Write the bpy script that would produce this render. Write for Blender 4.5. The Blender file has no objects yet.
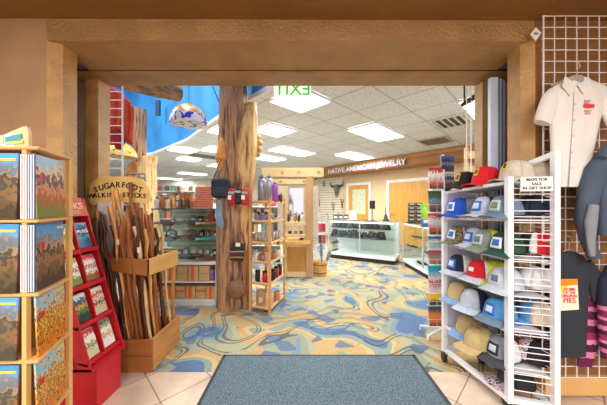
import bpy, bmesh, math, random
from math import sin, cos, pi, radians, sqrt
from mathutils import Vector, Matrix
random.seed(11)
SC = bpy.context.scene
COL = SC.collection
# ------------------------------------------------------------------ camera
F = 252.0; CX = 303.5; HY = 205.0; CH = 1.28
cd = bpy.data.cameras.new('camera'); cam = bpy.data.objects.new('camera', cd); COL.objects.link(cam)
cd.sensor_width = 36; cd.lens = F*36/607; cam.location = (0, 0, CH); cam.rotation_euler = (pi/2, 0, 0)
cd.shift_y = 2.5/607; cd.clip_start = .02; SC.camera = cam
def P(px, py, Y): return ((px-CX)/F*Y, Y, CH+(HY-py)/F*Y)
# ------------------------------------------------------------------ world, light, exposure
w = bpy.data.worlds.new('world'); SC.world = w; w.use_nodes = True
w.node_tree.nodes['Background'].inputs[0].default_value = (1.0, .985, .97, 1)
w.node_tree.nodes['Background'].inputs[1].default_value = .95
SC.view_settings.view_transform = 'Standard'; SC.view_settings.look = 'None'
SC.view_settings.exposure = 1.0; SC.view_settings.gamma = 1; SC.view_settings.use_curve_mapping = False
def area(name, loc, sx, sy, e, col=(1, 1, 1), rot=(0, 0, 0), shape='RECTANGLE'):
    l = bpy.data.lights.new(name, 'AREA'); l.shape = shape; l.size = sx; l.size_y = sy; l.energy = e; l.color = col
    o = bpy.data.objects.new(name, l); o.location = loc; o.rotation_euler = rot; COL.objects.link(o); return o
# added fill lights, unseen, under the hall ceiling above and behind the visitor
for lx, ly, e in ((-1.1, -.5, 25), (1.1, -.5, 25), (0, -2.0, 40), (-2.4, -1.6, 32), (2.4, -1.6, 32)):
    area('hall_fill', (lx, ly, 2.50), .5, .5, e, (1.0, .96, .92))
# ------------------------------------------------------------------ ceiling grid of the shop (45 degrees to the doorway)
CZ = 2.71; S = sqrt(.5); GO = (1.226, 3.43)
HALF = set()
def G(u, v): return (GO[0]+S*(u+v), GO[1]+S*(u-v))
LIGHTS = [(.61, -1.22, 'closest to the jewelry sign wall, left of the air vent'), (-1.22, -1.19, 'directly behind the exit sign'),
 (-.61, -2.50, 'right beside the tree trunk, above the wooden booth'), (.61, -3.66, 'centre of the shop, left of the jewelry sign'),
 (2.3, -2.85, 'small in the distance just above the jewelry sign'), (-1.22, -5.49, 'left, just under the blue vault edge'),
 (-.61, -4.88, 'half hidden by the left side of the tree trunk'), (-.61, -6.71, 'left, second row below the blue vault edge'),
 (-1.20, -3.17, 'under the blue vault tip, touching the tree trunk'), (.61, -7.32, 'far left, low beside the tree trunk'),
 (.61, -10.37, 'far left, thin strip above the figurines'), (.61, -13.42, 'farthest left, thin strip near the sign board'),
 (.61, .61, 'far right behind the white grid ladder'), (.61, -4.88, 'far, just right of the tree trunk')]
# unseen fill lights added high in the vault to brighten its blue walls
for lx, ly in ((-2.2, 3.4), (-4.8, 4.6), (-7.5, 5.2)): area('vault_fill', (lx, ly, 5.1), 1.2, 1.2, 58, (1, .98, .95))
HALF = {1, 2, 5, 6, 7, 8}   # square panels, the others are twice as long
for li, (u, v, _) in enumerate(LIGHTS):
    q = .5 if li in HALF else 1; x, y = G(u+.61*q, v+.305)
    area('panel_light', (x, y, CZ-.03), 1.16*q, .56, 20*q+2, (.97, .985, 1), (0, 0, pi/4))
# ------------------------------------------------------------------ materials
def lin(c): return tuple((x/255/12.92 if x/255 <= .04045 else ((x/255+.055)/1.055)**2.4) for x in c)
MATS = {}
def nodes(name):
    m = bpy.data.materials.new(name); m.use_nodes = True; nt = m.node_tree
    return m, nt, nt.nodes['Principled BSDF']
def mat(name, rgb, rough=.5, metal=0, var=.10, scale=8, bump=0, bscale=None, bdist=.01, stretch=(1, 1, 1), emit=0, coat=0, alpha=1, sheen=0):
    if name in MATS: return MATS[name]
    m, nt, b = nodes(name); N = nt.nodes.new; L = nt.links.new
    c = lin(rgb)
    tc = N('ShaderNodeTexCoord'); mp = N('ShaderNodeMapping'); mp.inputs['Scale'].default_value = stretch
    L(tc.outputs['Object'], mp.inputs['Vector'])
    nz = N('ShaderNodeTexNoise'); nz.inputs['Scale'].default_value = scale; nz.inputs['Detail'].default_value = 4
    L(mp.outputs[0], nz.inputs['Vector'])
    r = N('ShaderNodeValToRGB'); r.color_ramp.elements[0].position = .3; r.color_ramp.elements[1].position = .7
    r.color_ramp.elements[0].color = (*[x*(1-var) for x in c], 1); r.color_ramp.elements[1].color = (*[min(1, x*(1+var)) for x in c], 1)
    L(nz.outputs['Fac'], r.inputs[0]); L(r.outputs[0], b.inputs['Base Color'])
    b.inputs['Roughness'].default_value = rough; b.inputs['Metallic'].default_value = metal
    if coat: b.inputs['Coat Weight'].default_value = coat
    if emit: L(r.outputs[0], b.inputs['Emission Color']); b.inputs['Emission Strength'].default_value = emit
    if bump:
        n2 = N('ShaderNodeTexNoise'); n2.inputs['Scale'].default_value = bscale or scale; n2.inputs['Detail'].default_value = 5
        L(mp.outputs[0], n2.inputs['Vector']); bp = N('ShaderNodeBump'); bp.inputs['Strength'].default_value = bump; bp.inputs['Distance'].default_value = bdist
        L(n2.outputs['Fac'], bp.inputs['Height']); L(bp.outputs[0], b.inputs['Normal'])
    MATS[name] = m; return m
def ramp_mat(name, stops, scale=6, detail=3, rough=.5, axis=None, namt=.5, coord='Generated', stretch=(1, 1, 1), const=True, bump=0, seed=0):
    """colour bands along one axis (or free patches) broken up by noise: printed pictures, camouflage, stripes"""
    if name in MATS: return MATS[name]
    m, nt, b = nodes(name); N = nt.nodes.new; L = nt.links.new
    tc = N('ShaderNodeTexCoord'); mp = N('ShaderNodeMapping'); mp.inputs['Scale'].default_value = stretch
    L(tc.outputs[coord], mp.inputs['Vector'])
    nz = N('ShaderNodeTexNoise'); nz.noise_dimensions = '4D'; nz.inputs['W'].default_value = seed*3.7; nz.inputs['Scale'].default_value = scale; nz.inputs['Detail'].default_value = detail
    L(mp.outputs[0], nz.inputs['Vector']); fac = nz.outputs['Fac']
    if axis is not None:
        sp = N('ShaderNodeSeparateXYZ'); L(tc.outputs[coord], sp.inputs[0])
        ma = N('ShaderNodeMath'); ma.operation = 'MULTIPLY_ADD'; ma.inputs[1].default_value = namt
        L(nz.outputs['Fac'], ma.inputs[0]); 
        ad = N('ShaderNodeMath'); ad.operation = 'SUBTRACT'; L(sp.outputs[axis], ad.inputs[0]); ad.inputs[1].default_value = namt*.5
        L(ad.outputs[0], ma.inputs[2]); fac = ma.outputs[0]
    r = N('ShaderNodeValToRGB'); cr = r.color_ramp
    if const: cr.interpolation = 'CONSTANT'
    while len(cr.elements) < len(stops): cr.elements.new(.5)
    for e, (p, c) in zip(cr.elements, stops): e.position = p; e.color = (*lin(c), 1)
    L(fac, r.inputs[0]); L(r.outputs[0], b.inputs['Base Color']); b.inputs['Roughness'].default_value = rough
    if bump:
        bp = N('ShaderNodeBump'); bp.inputs['Strength'].default_value = bump; bp.inputs['Distance'].default_value = .02
        L(nz.outputs['Fac'], bp.inputs['Height']); L(bp.outputs[0], b.inputs['Normal'])
    MATS[name] = m; return m
def glass(name='clear_glass', tint=(244, 250, 248), refl=.06):
    if name in MATS: return MATS[name]
    m = bpy.data.materials.new(name); m.use_nodes = True; nt = m.node_tree; nt.nodes.clear(); N = nt.nodes.new; L = nt.links.new
    o = N('ShaderNodeOutputMaterial'); mx = N('ShaderNodeMixShader'); t = N('ShaderNodeBsdfTransparent'); g = N('ShaderNodeBsdfGlossy')
    nz = N('ShaderNodeTexNoise'); nz.inputs['Scale'].default_value = 3; mr = N('ShaderNodeMapRange'); mr.inputs['To Min'].default_value = refl*.8; mr.inputs['To Max'].default_value = refl*1.2
    t.inputs[0].default_value = (*lin(tint), 1); g.inputs['Roughness'].default_value = .03
    L(nz.outputs['Fac'], mr.inputs[0]); L(mr.outputs[0], mx.inputs[0]); L(t.outputs[0], mx.inputs[1]); L(g.outputs[0], mx.inputs[2]); L(mx.outputs[0], o.inputs[0])
    MATS[name] = m; return m
# ------------------------------------------------------------------ mesh helpers
XF = {}
class MB:
    def __init__(s): s.v = []; s.f = []; s.sm = []
    def add(s, vs, fs, smooth=False):
        n = len(s.v); s.v += [tuple(v) for v in vs]; s.f += [tuple(i+n for i in f) for f in fs]; s.sm += [smooth]*len(fs); return s
    def box(s, c, d, rz=0, M=None):
        hx, hy, hz = d[0]/2, d[1]/2, d[2]/2; vs = []
        for x, y, z in ((-1,-1,-1),(1,-1,-1),(1,1,-1),(-1,1,-1),(-1,-1,1),(1,-1,1),(1,1,1),(-1,1,1)):
            p = Vector((x*hx, y*hy, z*hz))
            if M is not None: p = M @ p
            vs.append((c[0]+p.x*cos(rz)-p.y*sin(rz), c[1]+p.x*sin(rz)+p.y*cos(rz), c[2]+p.z))
        return s.add(vs, [(0,3,2,1),(4,5,6,7),(0,1,5,4),(1,2,6,5),(2,3,7,6),(3,0,4,7)])
    def b2(s, a, b): return s.box([(a[i]+b[i])/2 for i in range(3)], [abs(b[i]-a[i]) for i in range(3)])
    def hexa(s, q0, q1):   # two matching loops
        n = len(q0); return s.add(list(q0)+list(q1), [tuple(reversed(range(n))), tuple(range(n, 2*n))]+[(i, (i+1) % n, n+(i+1) % n, n+i) for i in range(n)])
    def prism(s, poly, z0, z1): return s.hexa([(x, y, z0) for x, y in poly], [(x, y, z1) for x, y in poly])
    def plate(s, poly, y0, y1):  # outline in x,z given thickness along y
        return s.hexa([(x, y0, z) for x, z in poly], [(x, y1, z) for x, z in poly])
    def slab(s, A, B, C, D, t):   # quad with thickness along its normal
        A, B, C, D = map(Vector, (A, B, C, D)); n = (B-A).cross(D-A).normalized()*t
        return s.hexa([A, B, C, D], [A+n, B+n, C+n, D+n])
    def tube(s, path, r, n=8, caps=True, smooth=True):
        path = [Vector(p) for p in path]; k = len(path); rs = r if isinstance(r, (list, tuple)) else [r]*k
        vs = []; up = None
        for i, p in enumerate(path):
            t = (path[min(i+1, k-1)]-path[max(i-1, 0)]).normalized()
            if up is None: up = Vector((0, 0, 1)) if abs(t.z) < .9 else Vector((1, 0, 0))
            a = up-t*up.dot(t); a.normalize(); up = a; b = t.cross(a)
            for j in range(n):
                th = 2*pi*j/n; vs.append(p+(a*cos(th)+b*sin(th))*rs[i])
        fs = [(i*n+j, i*n+(j+1) % n, (i+1)*n+(j+1) % n, (i+1)*n+j) for i in range(k-1) for j in range(n)]
        m = len(s.f); s.add(vs, fs, smooth)
        if caps: s.add(vs[:n], [tuple(reversed(range(n)))]); s.add(vs[-n:], [tuple(range(n))])
        return s
    def rod(s, a, b, r, n=6): return s.tube([a, b], r, n)
    def bar(s, a, b, wdt, h=None):
        """square bar from a to b"""
        a, b = Vector(a), Vector(b); t = (b-a).normalized(); u = Vector((0, 0, 1)) if abs(t.z) < .95 else Vector((1, 0, 0))
        sd = t.cross(u).normalized()*(wdt/2); u = sd.cross(t).normalized()*((h or wdt)/2)
        return s.hexa([a-sd-u, a+sd-u, a+sd+u, a-sd+u], [b-sd-u, b+sd-u, b+sd+u, b-sd+u])
    def lathe(s, prof, c=(0, 0, 0), n=16, sy=1.0, smooth=True):
        vs = []; k = len(prof)
        for r, z in prof:
            for j in range(n): th = 2*pi*j/n; vs.append((c[0]+r*cos(th), c[1]+r*sy*sin(th), c[2]+z))
        fs = [(i*n+j, i*n+(j+1) % n, (i+1)*n+(j+1) % n, (i+1)*n+j) for i in range(k-1) for j in range(n)]
        s.add(vs, fs, smooth)
        if prof[0][0] > 1e-4: s.add(vs[:n], [tuple(reversed(range(n)))])
        if prof[-1][0] > 1e-4: s.add(vs[-n:], [tuple(range(n))])
        return s
    def grid(s, fn, nu, nv, closed=False, smooth=True, t=None):
        """surface fn(i/nu, j/nv); t gives thickness along the normal"""
        pts = [[Vector(fn(i/nu, j/nv)) for j in range(nv+1)] for i in range(nu+1)]
        W = nv+1; vs = [p for r in pts for p in r]
        fs = [(i*W+j, (i+1)*W+j, (i+1)*W+j+1, i*W+j+1) for i in range(nu) for j in range(nv)]
        if t is None: return s.add(vs, fs, smooth)
        nn = []
        for i in range(nu+1):
            for j in range(nv+1):
                a = pts[min(i+1, nu)][j]-pts[max(i-1, 0)][j]; b = pts[i][min(j+1, nv)]-pts[i][max(j-1, 0)][0:3] if False else pts[i][min(j+1, nv)]-pts[i][max(j-1, 0)]
                c = a.cross(b); nn.append(c.normalized() if c.length > 1e-12 else Vector((0, 0, 1)))
        m = len(vs); v2 = vs+[v-n_*t for v, n_ in zip(vs, nn)]
        f2 = fs+[tuple(m+q for q in reversed(f)) for f in fs]
        edge = [i*W for i in range(nu+1)]; e2 = [i*W+nv for i in range(nu+1)]; e3 = list(range(W)); e4 = [nu*W+j for j in range(W)]
        for e, fl in ((edge, 0), (e2, 1), (e3, 1), (e4, 0)):
            for a, b in zip(e, e[1:]): f2.append((a, b, m+b, m+a) if fl == 0 else (b, a, m+a, m+b))
        return s.add(v2, f2, smooth)
    def build(s, name, m, parent=None, world=True, bevel=0, mats=None, fmat=None):
        vs = s.v
        if parent is not None and world:
            (ox, oy, oz), rz = XF[parent.name]; c_, s_ = cos(-rz), sin(-rz)
            vs = [((x-ox)*c_-(y-oy)*s_, (x-ox)*s_+(y-oy)*c_, z-oz) for x, y, z in vs]
        me = bpy.data.meshes.new(name); me.from_pydata(vs, [], s.f); me.update()
        for p, q in zip(me.polygons, s.sm): p.use_smooth = q
        bm = bmesh.new(); bm.from_mesh(me)
        bmesh.ops.recalc_face_normals(bm, faces=bm.faces)
        if bevel: bmesh.ops.bevel(bm, geom=bm.edges[:], offset=bevel, segments=2, affect='EDGES', clamp_overlap=True)
        bm.to_mesh(me); bm.free()
        o = bpy.data.objects.new(name, me); COL.objects.link(o); me.materials.append(m)
        if parent is not None: o.parent = parent; XF[o.name] = XF[parent.name]
        else: XF[o.name] = ((0, 0, 0), 0)
        return o
def thing(name, label, cat, loc=(0, 0, 0), rz=0, group=None):
    o = bpy.data.objects.new(name, None); COL.objects.link(o); o.empty_display_size = .05
    o.location = loc; o.rotation_euler = (0, 0, rz); XF[o.name] = (tuple(loc), rz)
    return tag(o, label, cat, group)
def tag(o, label, cat, group=None, kind=None):
    o['label'] = label; o['category'] = cat
    if group: o['group'] = group
    if kind: o['kind'] = kind
    return o
def struct(name, mb, m, label=None, bevel=0):
    o = mb.build(name, m, bevel=bevel); o['kind'] = 'structure'
    if label: o['label'] = label
    return o
def dup(root, loc, rz=0, label=None):
    def rec(o, par):
        c = o.copy(); COL.objects.link(c); c.parent = par
        XF[c.name] = (tuple(loc), rz)
        for ch in list(o.children): rec(ch, c)
        return c
    r = rec(root, None); r.location = loc; r.rotation_euler = (0, 0, rz)
    if label: r['label'] = label
    return r
def text(s, name, m, parent, M, size, depth=.002, bold=0):
    cu = bpy.data.curves.new(name, 'FONT'); cu.body = s; cu.size = size; cu.extrude = depth; cu.align_x = 'CENTER'; cu.align_y = 'CENTER'; cu.offset = bold
    to = bpy.data.objects.new('tmp', cu); COL.objects.link(to)
    dg = bpy.context.evaluated_depsgraph_get(); me = bpy.data.meshes.new_from_object(to.evaluated_get(dg)); bpy.data.objects.remove(to)
    if parent is not None:
        (o_, rz) = XF[parent.name]; M = (Matrix.Translation(o_) @ Matrix.Rotation(rz, 4, 'Z')).inverted() @ M
    me.transform(M); me.name = name; me.materials.clear(); me.materials.append(m)
    o = bpy.data.objects.new(name, me); COL.objects.link(o); o.parent = parent; XF[o.name] = XF[parent.name] if parent else ((0, 0, 0), 0); return o
def TM(origin, xdir, updir):
    x = Vector(xdir).normalized(); u = Vector(updir).normalized(); n = x.cross(u).normalized(); u = n.cross(x)
    return Matrix(((x.x, u.x, n.x, origin[0]), (x.y, u.y, n.y, origin[1]), (x.z, u.z, n.z, origin[2]), (0, 0, 0, 1)))
# common materials
WHITE = mat('white_paint', (238, 238, 242), .4, var=.02); WIRE = mat('white_wire', (236, 236, 240), .35, var=.02)
BLACK = mat('black_plastic', (26, 26, 30), .4, var=.1); PINE = mat('pine_wood', (214, 168, 104), .45, var=.12, scale=5, stretch=(1, 1, .15), bump=.1)
PALE = mat('pale_wood', (226, 194, 140), .5, var=.10, scale=6, stretch=(1, 1, .2)); GLASS = glass()
RED = mat('red_enamel', (196, 24, 38), .4, var=.06); CHROME = mat('brushed_metal', (190, 192, 196), .3, .8, var=.05)
PAPER = mat('white_paper', (236, 234, 228), .7, var=.03); INK = mat('black_ink', (22, 20, 20), .7)
# ================================================================== STRUCTURE
def tile_mat():
    m, nt, b = nodes('floor_tile'); N = nt.nodes.new; L = nt.links.new
    tc = N('ShaderNodeTexCoord'); mp = N('ShaderNodeMapping'); mp.vector_type = 'TEXTURE'
    mp.inputs['Location'].default_value = (-.929, 1.637, 0); mp.inputs['Rotation'].default_value = (0, 0, pi/4)
    L(tc.outputs['Object'], mp.inputs[0])
    br = N('ShaderNodeTexBrick'); br.offset = 0; br.inputs['Scale'].default_value = 1; br.inputs['Brick Width'].default_value = .34; br.inputs['Row Height'].default_value = .34
    br.inputs['Mortar Size'].default_value = .004; br.inputs['Mortar Smooth'].default_value = .2; br.inputs['Bias'].default_value = 0
    br.inputs['Color1'].default_value = (*lin((220, 202, 182)), 1); br.inputs['Color2'].default_value = (*lin((206, 184, 160)), 1); br.inputs['Mortar'].default_value = (*lin((140, 118, 96)), 1)
    L(mp.outputs[0], br.inputs['Vector'])
    nz = N('ShaderNodeTexNoise'); nz.inputs['Scale'].default_value = 5; nz.inputs['Detail'].default_value = 6; L(tc.outputs['Object'], nz.inputs['Vector'])
    r = N('ShaderNodeValToRGB'); r.color_ramp.elements[0].position = .3; r.color_ramp.elements[1].position = .7
    r.color_ramp.elements[0].color = (.78, .76, .74, 1); r.color_ramp.elements[1].color = (1.1, 1.1, 1.1, 1); L(nz.outputs['Fac'], r.inputs[0])
    mx = N('ShaderNodeMix'); mx.data_type = 'RGBA'; mx.blend_type = 'MULTIPLY'; mx.inputs[0].default_value = 1
    L(br.outputs['Color'], mx.inputs[6]); L(r.outputs[0], mx.inputs[7]); L(mx.outputs[2], b.inputs['Base Color'])
    b.inputs['Roughness'].default_value = .35
    bp = N('ShaderNodeBump'); bp.inputs['Strength'].default_value = .4; bp.inputs['Distance'].default_value = .004; bp.invert = True
    L(br.outputs['Fac'], bp.inputs['Height']); L(bp.outputs[0], b.inputs['Normal']); return m
def carpet_mat():
    m, nt, b = nodes('patterned_carpet'); N = nt.nodes.new; L = nt.links.new
    tc = N('ShaderNodeTexCoord')
    def noise(scale, detail, off, vec=None):
        mp = N('ShaderNodeMapping'); mp.inputs['Location'].default_value = off; L(vec or tc.outputs['Object'], mp.inputs[0])
        n = N('ShaderNodeTexNoise'); n.inputs['Scale'].default_value = scale; n.inputs['Detail'].default_value = detail; L(mp.outputs[0], n.inputs['Vector']); return n
    def ramp(fac, stops, const=True):
        r = N('ShaderNodeValToRGB'); cr = r.color_ramp
        if const: cr.interpolation = 'CONSTANT'
        while len(cr.elements) < len(stops): cr.elements.new(.5)
        for e, (p, c) in zip(cr.elements, stops): e.position = p; e.color = c if len(c) == 4 else (*lin(c), 1)
        L(fac, r.inputs[0]); return r
    def mix(f, a, bb):
        x = N('ShaderNodeMix'); x.data_type = 'RGBA'; L(f, x.inputs[0]); L(a, x.inputs[6]); L(bb, x.inputs[7]); return x.outputs[2]
    def math_(op, a, bv):
        x = N('ShaderNodeMath'); x.operation = op; L(a, x.inputs[0])
        if isinstance(bv, (int, float)): x.inputs[1].default_value = bv
        else: L(bv, x.inputs[1])
        return x.outputs[0]
    n1 = noise(1.55, 1.0, (3, 1, 0)); n1.inputs['Distortion'].default_value = .35
    base = ramp(n1.outputs['Fac'], [(0, (72, 106, 146)), (.345, (112, 138, 156)), (.39, (140, 148, 124)), (.46, (162, 162, 130)), (.515, (188, 156, 98)), (.585, (200, 172, 118)), (.625, (132, 150, 138)), (.68, (76, 110, 148))])
    # angular chips of colour
    vo = N('ShaderNodeTexVoronoi'); vo.inputs['Scale'].default_value = 7.5; L(tc.outputs['Object'], vo.inputs['Vector'])
    sp = N('ShaderNodeSeparateColor'); L(vo.outputs['Color'], sp.inputs[0])
    chipc = ramp(sp.outputs[1], [(0, (74, 106, 146)), (.35, (190, 154, 92)), (.6, (146, 156, 130)), (.85, (60, 90, 134))])
    chipf = ramp(sp.outputs[0], [(0, (0, 0, 0, 1)), (.72, (.85, .85, .85, 1))])
    c1 = mix(chipf.outputs[0], base.outputs[0], chipc.outputs[0])
    # dark double contour lines that swirl
    n2 = noise(1.5, 0.3, (8, 5, 0)); n2.inputs['Distortion'].default_value = .5
    fr = math_('FRACT', math_('MULTIPLY', n2.outputs['Fac'], 7.0), 0)
    ln = ramp(fr, [(0, (0, 0, 0, 1)), (.40, (1, 1, 1, 1)), (.50, (0, 0, 0, 1)), (.62, (1, 1, 1, 1)), (.70, (0, 0, 0, 1))])
    n3 = noise(1.1, 0, (1, 9, 0)); gate = ramp(n3.outputs['Fac'], [(0, (0, 0, 0, 1)), (.40, (.8, .8, .8, 1))])
    lf = math_('MULTIPLY', ln.outputs[0], gate.outputs[0])
    dk = N('ShaderNodeRGB'); dk.outputs[0].default_value = (*lin((54, 62, 76)), 1)
    c2 = mix(lf, c1, dk.outputs[0])
    fz = noise(160, 2, (0, 0, 0)); fr2 = ramp(fz.outputs['Fac'], [(.3, (.72, .72, .72, 1)), (.7, (1.12, 1.12, 1.12, 1))], False)
    mx = N('ShaderNodeMix'); mx.data_type = 'RGBA'; mx.blend_type = 'MULTIPLY'; mx.inputs[0].default_value = 1; L(c2, mx.inputs[6]); L(fr2.outputs[0], mx.inputs[7])
    L(mx.outputs[2], b.inputs['Base Color']); b.inputs['Roughness'].default_value = .95; b.inputs['Sheen Weight'].default_value = .2
    bp = N('ShaderNodeBump'); bp.inputs['Strength'].default_value = .4; bp.inputs['Distance'].default_value = .003; L(fz.outputs['Fac'], bp.inputs['Height']); L(bp.outputs[0], b.inputs['Normal'])
    return m
def ceil_mat():
    m, nt, b = nodes('acoustic_tile'); N = nt.nodes.new; L = nt.links.new
    tc = N('ShaderNodeTexCoord'); mp = N('ShaderNodeMapping'); mp.vector_type = 'TEXTURE'
    mp.inputs['Location'].default_value = (GO[0], GO[1], 0); mp.inputs['Rotation'].default_value = (0, 0, pi/4); L(tc.outputs['Object'], mp.inputs[0])
    br = N('ShaderNodeTexBrick'); br.offset = 0; br.inputs['Scale'].default_value = 1; br.inputs['Brick Width'].default_value = .61; br.inputs['Row Height'].default_value = .61
    br.inputs['Mortar Size'].default_value = .009; br.inputs['Mortar Smooth'].default_value = 0
    br.inputs['Color1'].default_value = (*lin((238, 241, 247)), 1); br.inputs['Color2'].default_value = (*lin((230, 233, 240)), 1); br.inputs['Mortar'].default_value = (*lin((186, 186, 184)), 1)
    L(mp.outputs[0], br.inputs['Vector'])
    nz = N('ShaderNodeTexNoise'); nz.inputs['Scale'].default_value = 42; nz.inputs['Detail'].default_value = 4; L(tc.outputs['Object'], nz.inputs['Vector'])
    r = N('ShaderNodeValToRGB'); r.color_ramp.elements[0].position = .38; r.color_ramp.elements[1].position = .5
    r.color_ramp.elements[0].color = (.74, .74, .74, 1); r.color_ramp.elements[1].color = (1, 1, 1, 1); L(nz.outputs['Fac'], r.inputs[0])
    mx = N('ShaderNodeMix'); mx.data_type = 'RGBA'; mx.blend_type = 'MULTIPLY'; mx.inputs[0].default_value = 1
    L(br.outputs['Color'], mx.inputs[6]); L(r.outputs[0], mx.inputs[7]); L(mx.outputs[2], b.inputs['Base Color']); b.inputs['Roughness'].default_value = .9; return m
STUCCO = mat('brown_stucco', (172, 138, 104), .34, var=.14, scale=3, bump=.6, bscale=30, bdist=.008)
STUCCO_R = mat('rough_stucco', (192, 150, 92), .45, var=.18, scale=7, bump=.8, bscale=50, bdist=.012)
HEAD = mat('header_stucco', (168, 128, 80), .42, var=.15, scale=5, bump=.9, bscale=50, bdist=.016)
DKCEIL = mat('dark_brown_soffit', (126, 84, 32), .5, var=.12, scale=2, bump=.2, bscale=20)
CREAM = mat('cream_wall', (228, 200, 158), .8, var=.03, scale=2); STORE = mat('store_wall', (232, 226, 214), .8, var=.03, scale=2)
OUT = [(-17, 2.29), (7.5, 2.29), (7.5, 4.0), (-.4, 13.1), (-7, 20), (-17, 20)]
# floors
struct('floor', MB().prism([(-4, -4), (4, -4), (4, 1.93), (-4, 1.93)], -.05, 0), tile_mat(), 'beige stone tiles laid diagonally in the entrance')
struct('floor_carpet', MB().prism([(-4, 1.93), (4, 1.93), (4, 2.2), (17, 2.2), (17, 22), (-17, 22), (-17, 2.2), (-4, 2.2)], -.05, .002), carpet_mat(), 'blue, green and yellow patterned carpet of the shop')
# entrance wall: a left pier, a right pier, the header, each with a chamfered corner; back jambs; the slot of the folding gate
HZ = 2.39
def pier(sgn, xi, xo):
    ch = xi+sgn*.05
    pts = [(xo, 1.70), (ch, 1.70), (xi, 1.745), (xi, 1.85), (xo, 1.85)]
    return pts
L1 = [(-4, 1.70), (-1.73, 1.70), (-1.67, 1.745), (-1.67, 1.85), (-4, 1.85)]
R1 = [(4, 1.70), (4, 1.85), (1.505, 1.85), (1.505, 1.745), (1.56, 1.70)]
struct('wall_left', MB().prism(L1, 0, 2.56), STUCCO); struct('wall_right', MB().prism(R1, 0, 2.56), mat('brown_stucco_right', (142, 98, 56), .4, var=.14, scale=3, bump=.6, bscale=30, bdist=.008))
struct('trim_1', MB().prism([(-1.73, 1.696), (-1.662, 1.742), (-1.662, 1.85), (-1.69, 1.85), (-1.74, 1.75)], 0, HZ-.002), STUCCO_R, 'rough stuccoed corner of the left pier')
struct('trim_2', MB().prism([(1.56, 1.696), (1.497, 1.742), (1.497, 1.85), (1.53, 1.85), (1.57, 1.75)], 0, HZ-.002), STUCCO_R, 'rough stuccoed corner of the right pier')
struct('wall_front', MB().hexa([(-1.7305, 1.70, HZ), (1.5605, 1.70, HZ), (1.5605, 2.035, HZ-.02), (-1.7305, 2.035, HZ-.02)], [(-1.7305, 1.70, 2.56), (1.5605, 1.70, 2.56), (1.5605, 2.035, 2.56), (-1.7305, 2.035, 2.56)]), HEAD, 'stuccoed header over the opening')
struct('wall_front.001', MB().b2((-2.6, 2.06, HZ-.03), (2.6, 2.29, 3.0)), HEAD, 'second header behind the gate slot', bevel=.006)
struct('wall_left.001', MB().b2((-1.87, 2.16, 0), (-1.758, 2.29, HZ-.03)), STUCCO_R); struct('wall_right.001', MB().b2((1.555, 2.19, 0), (1.64, 2.29, HZ-.03)), STUCCO_R)
struct('wall_left.002', MB().b2((-17, 2.29, 0), (-1.87, 2.40, CZ)), STORE); struct('wall_right.002', MB().b2((1.66, 2.29, 0), (7.6, 2.40, CZ)), STORE)
struct('wall_left.003', MB().b2((-2.6, 1.85, 0), (-2.5, 2.29, 2.56)), mat('slot_wall', (150, 120, 110), .6)); struct('wall_right.003', MB().b2((2.5, 1.85, 0), (2.6, 2.29, 2.56)), mat('slot_wall', (150, 120, 110), .6))
struct('wall_back_slot', MB().b2((-2.6, 2.22, 0), (-1.86, 2.29, HZ-.03)), mat('slot_back', (176, 150, 136), .6)); struct('wall_back_slot.001', MB().b2((1.63, 2.22, 0), (2.6, 2.29, HZ-.03)), mat('slot_back', (176, 150, 136), .6))
struct('trim_3', MB().b2((-2.5, 2.037, HZ-.012), (2.5, 2.058, HZ+.04)), mat('track_metal', (24, 18, 14), .5, .3), 'dark metal track of the folding gate')
struct('ceiling_hall', MB().hexa([(-4, -4, 2.545), (4, -4, 2.515), (4, 1.705, 2.515), (-4, 1.705, 2.545)], [(-4, -4, 2.7), (4, -4, 2.7), (4, 1.705, 2.7), (-4, 1.705, 2.7)]), DKCEIL, 'dark brown soffit of the hall')
struct('wall_side_hall', MB().b2((-4.1, -4, 0), (-4, 1.85, 2.7)), STUCCO); struct('wall_side_hall.001', MB().b2((4, -4, 0), (4.1, 1.85, 2.7)), STUCCO)
struct('baseboard_right', MB().b2((1.60, 1.665, .02), (4, 1.70, .135)), PINE)
# shop walls
EDGE = [(.36, 2.29), (-.33, 2.97), (-1.2, 3.87), (-2.5, 5.45), (-4.1, 6.9), (-6.2, 7.9), (-9.5, 8.2), (-12, 7.6)]
def wseg(name, a, b, m, z0=0, z1=CZ, t=.1, label=None):
    a, b = Vector((*a, 0)), Vector((*b, 0)); d = (b-a).normalized(); n = Vector((-d.y, d.x, 0))*t
    return struct(name, MB().prism([(a.x, a.y), (b.x, b.y), (b.x+n.x, b.y+n.y), (a.x+n.x, a.y+n.y)], z0, z1), m, label)
WD = Vector((.655, -.756, 0)); WN = Vector((-.756, -.655, 0)); W0 = Vector((2.83, 8.4, 0))   # back wall direction, its normal to the room
def W(t, z, off=0): p = W0+WD*t+WN*off; return (p.x, p.y, z)
wseg('wall_back', W(-5.5, 0)[:2], W(7.4, 0)[:2], CREAM, z1=CZ)
wseg('wall_far', (-13, 16.2), W(-5.5, 0)[:2], STORE); wseg('wall_far.001', (-13, 16.2), (-17, 8), STORE); wseg('wall_far.002', (-17, 8), (-17, 2.3), STORE); wseg('wall_far.003', (7.6, 2.3), W(7.4, 0)[:2], CREAM)
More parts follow.
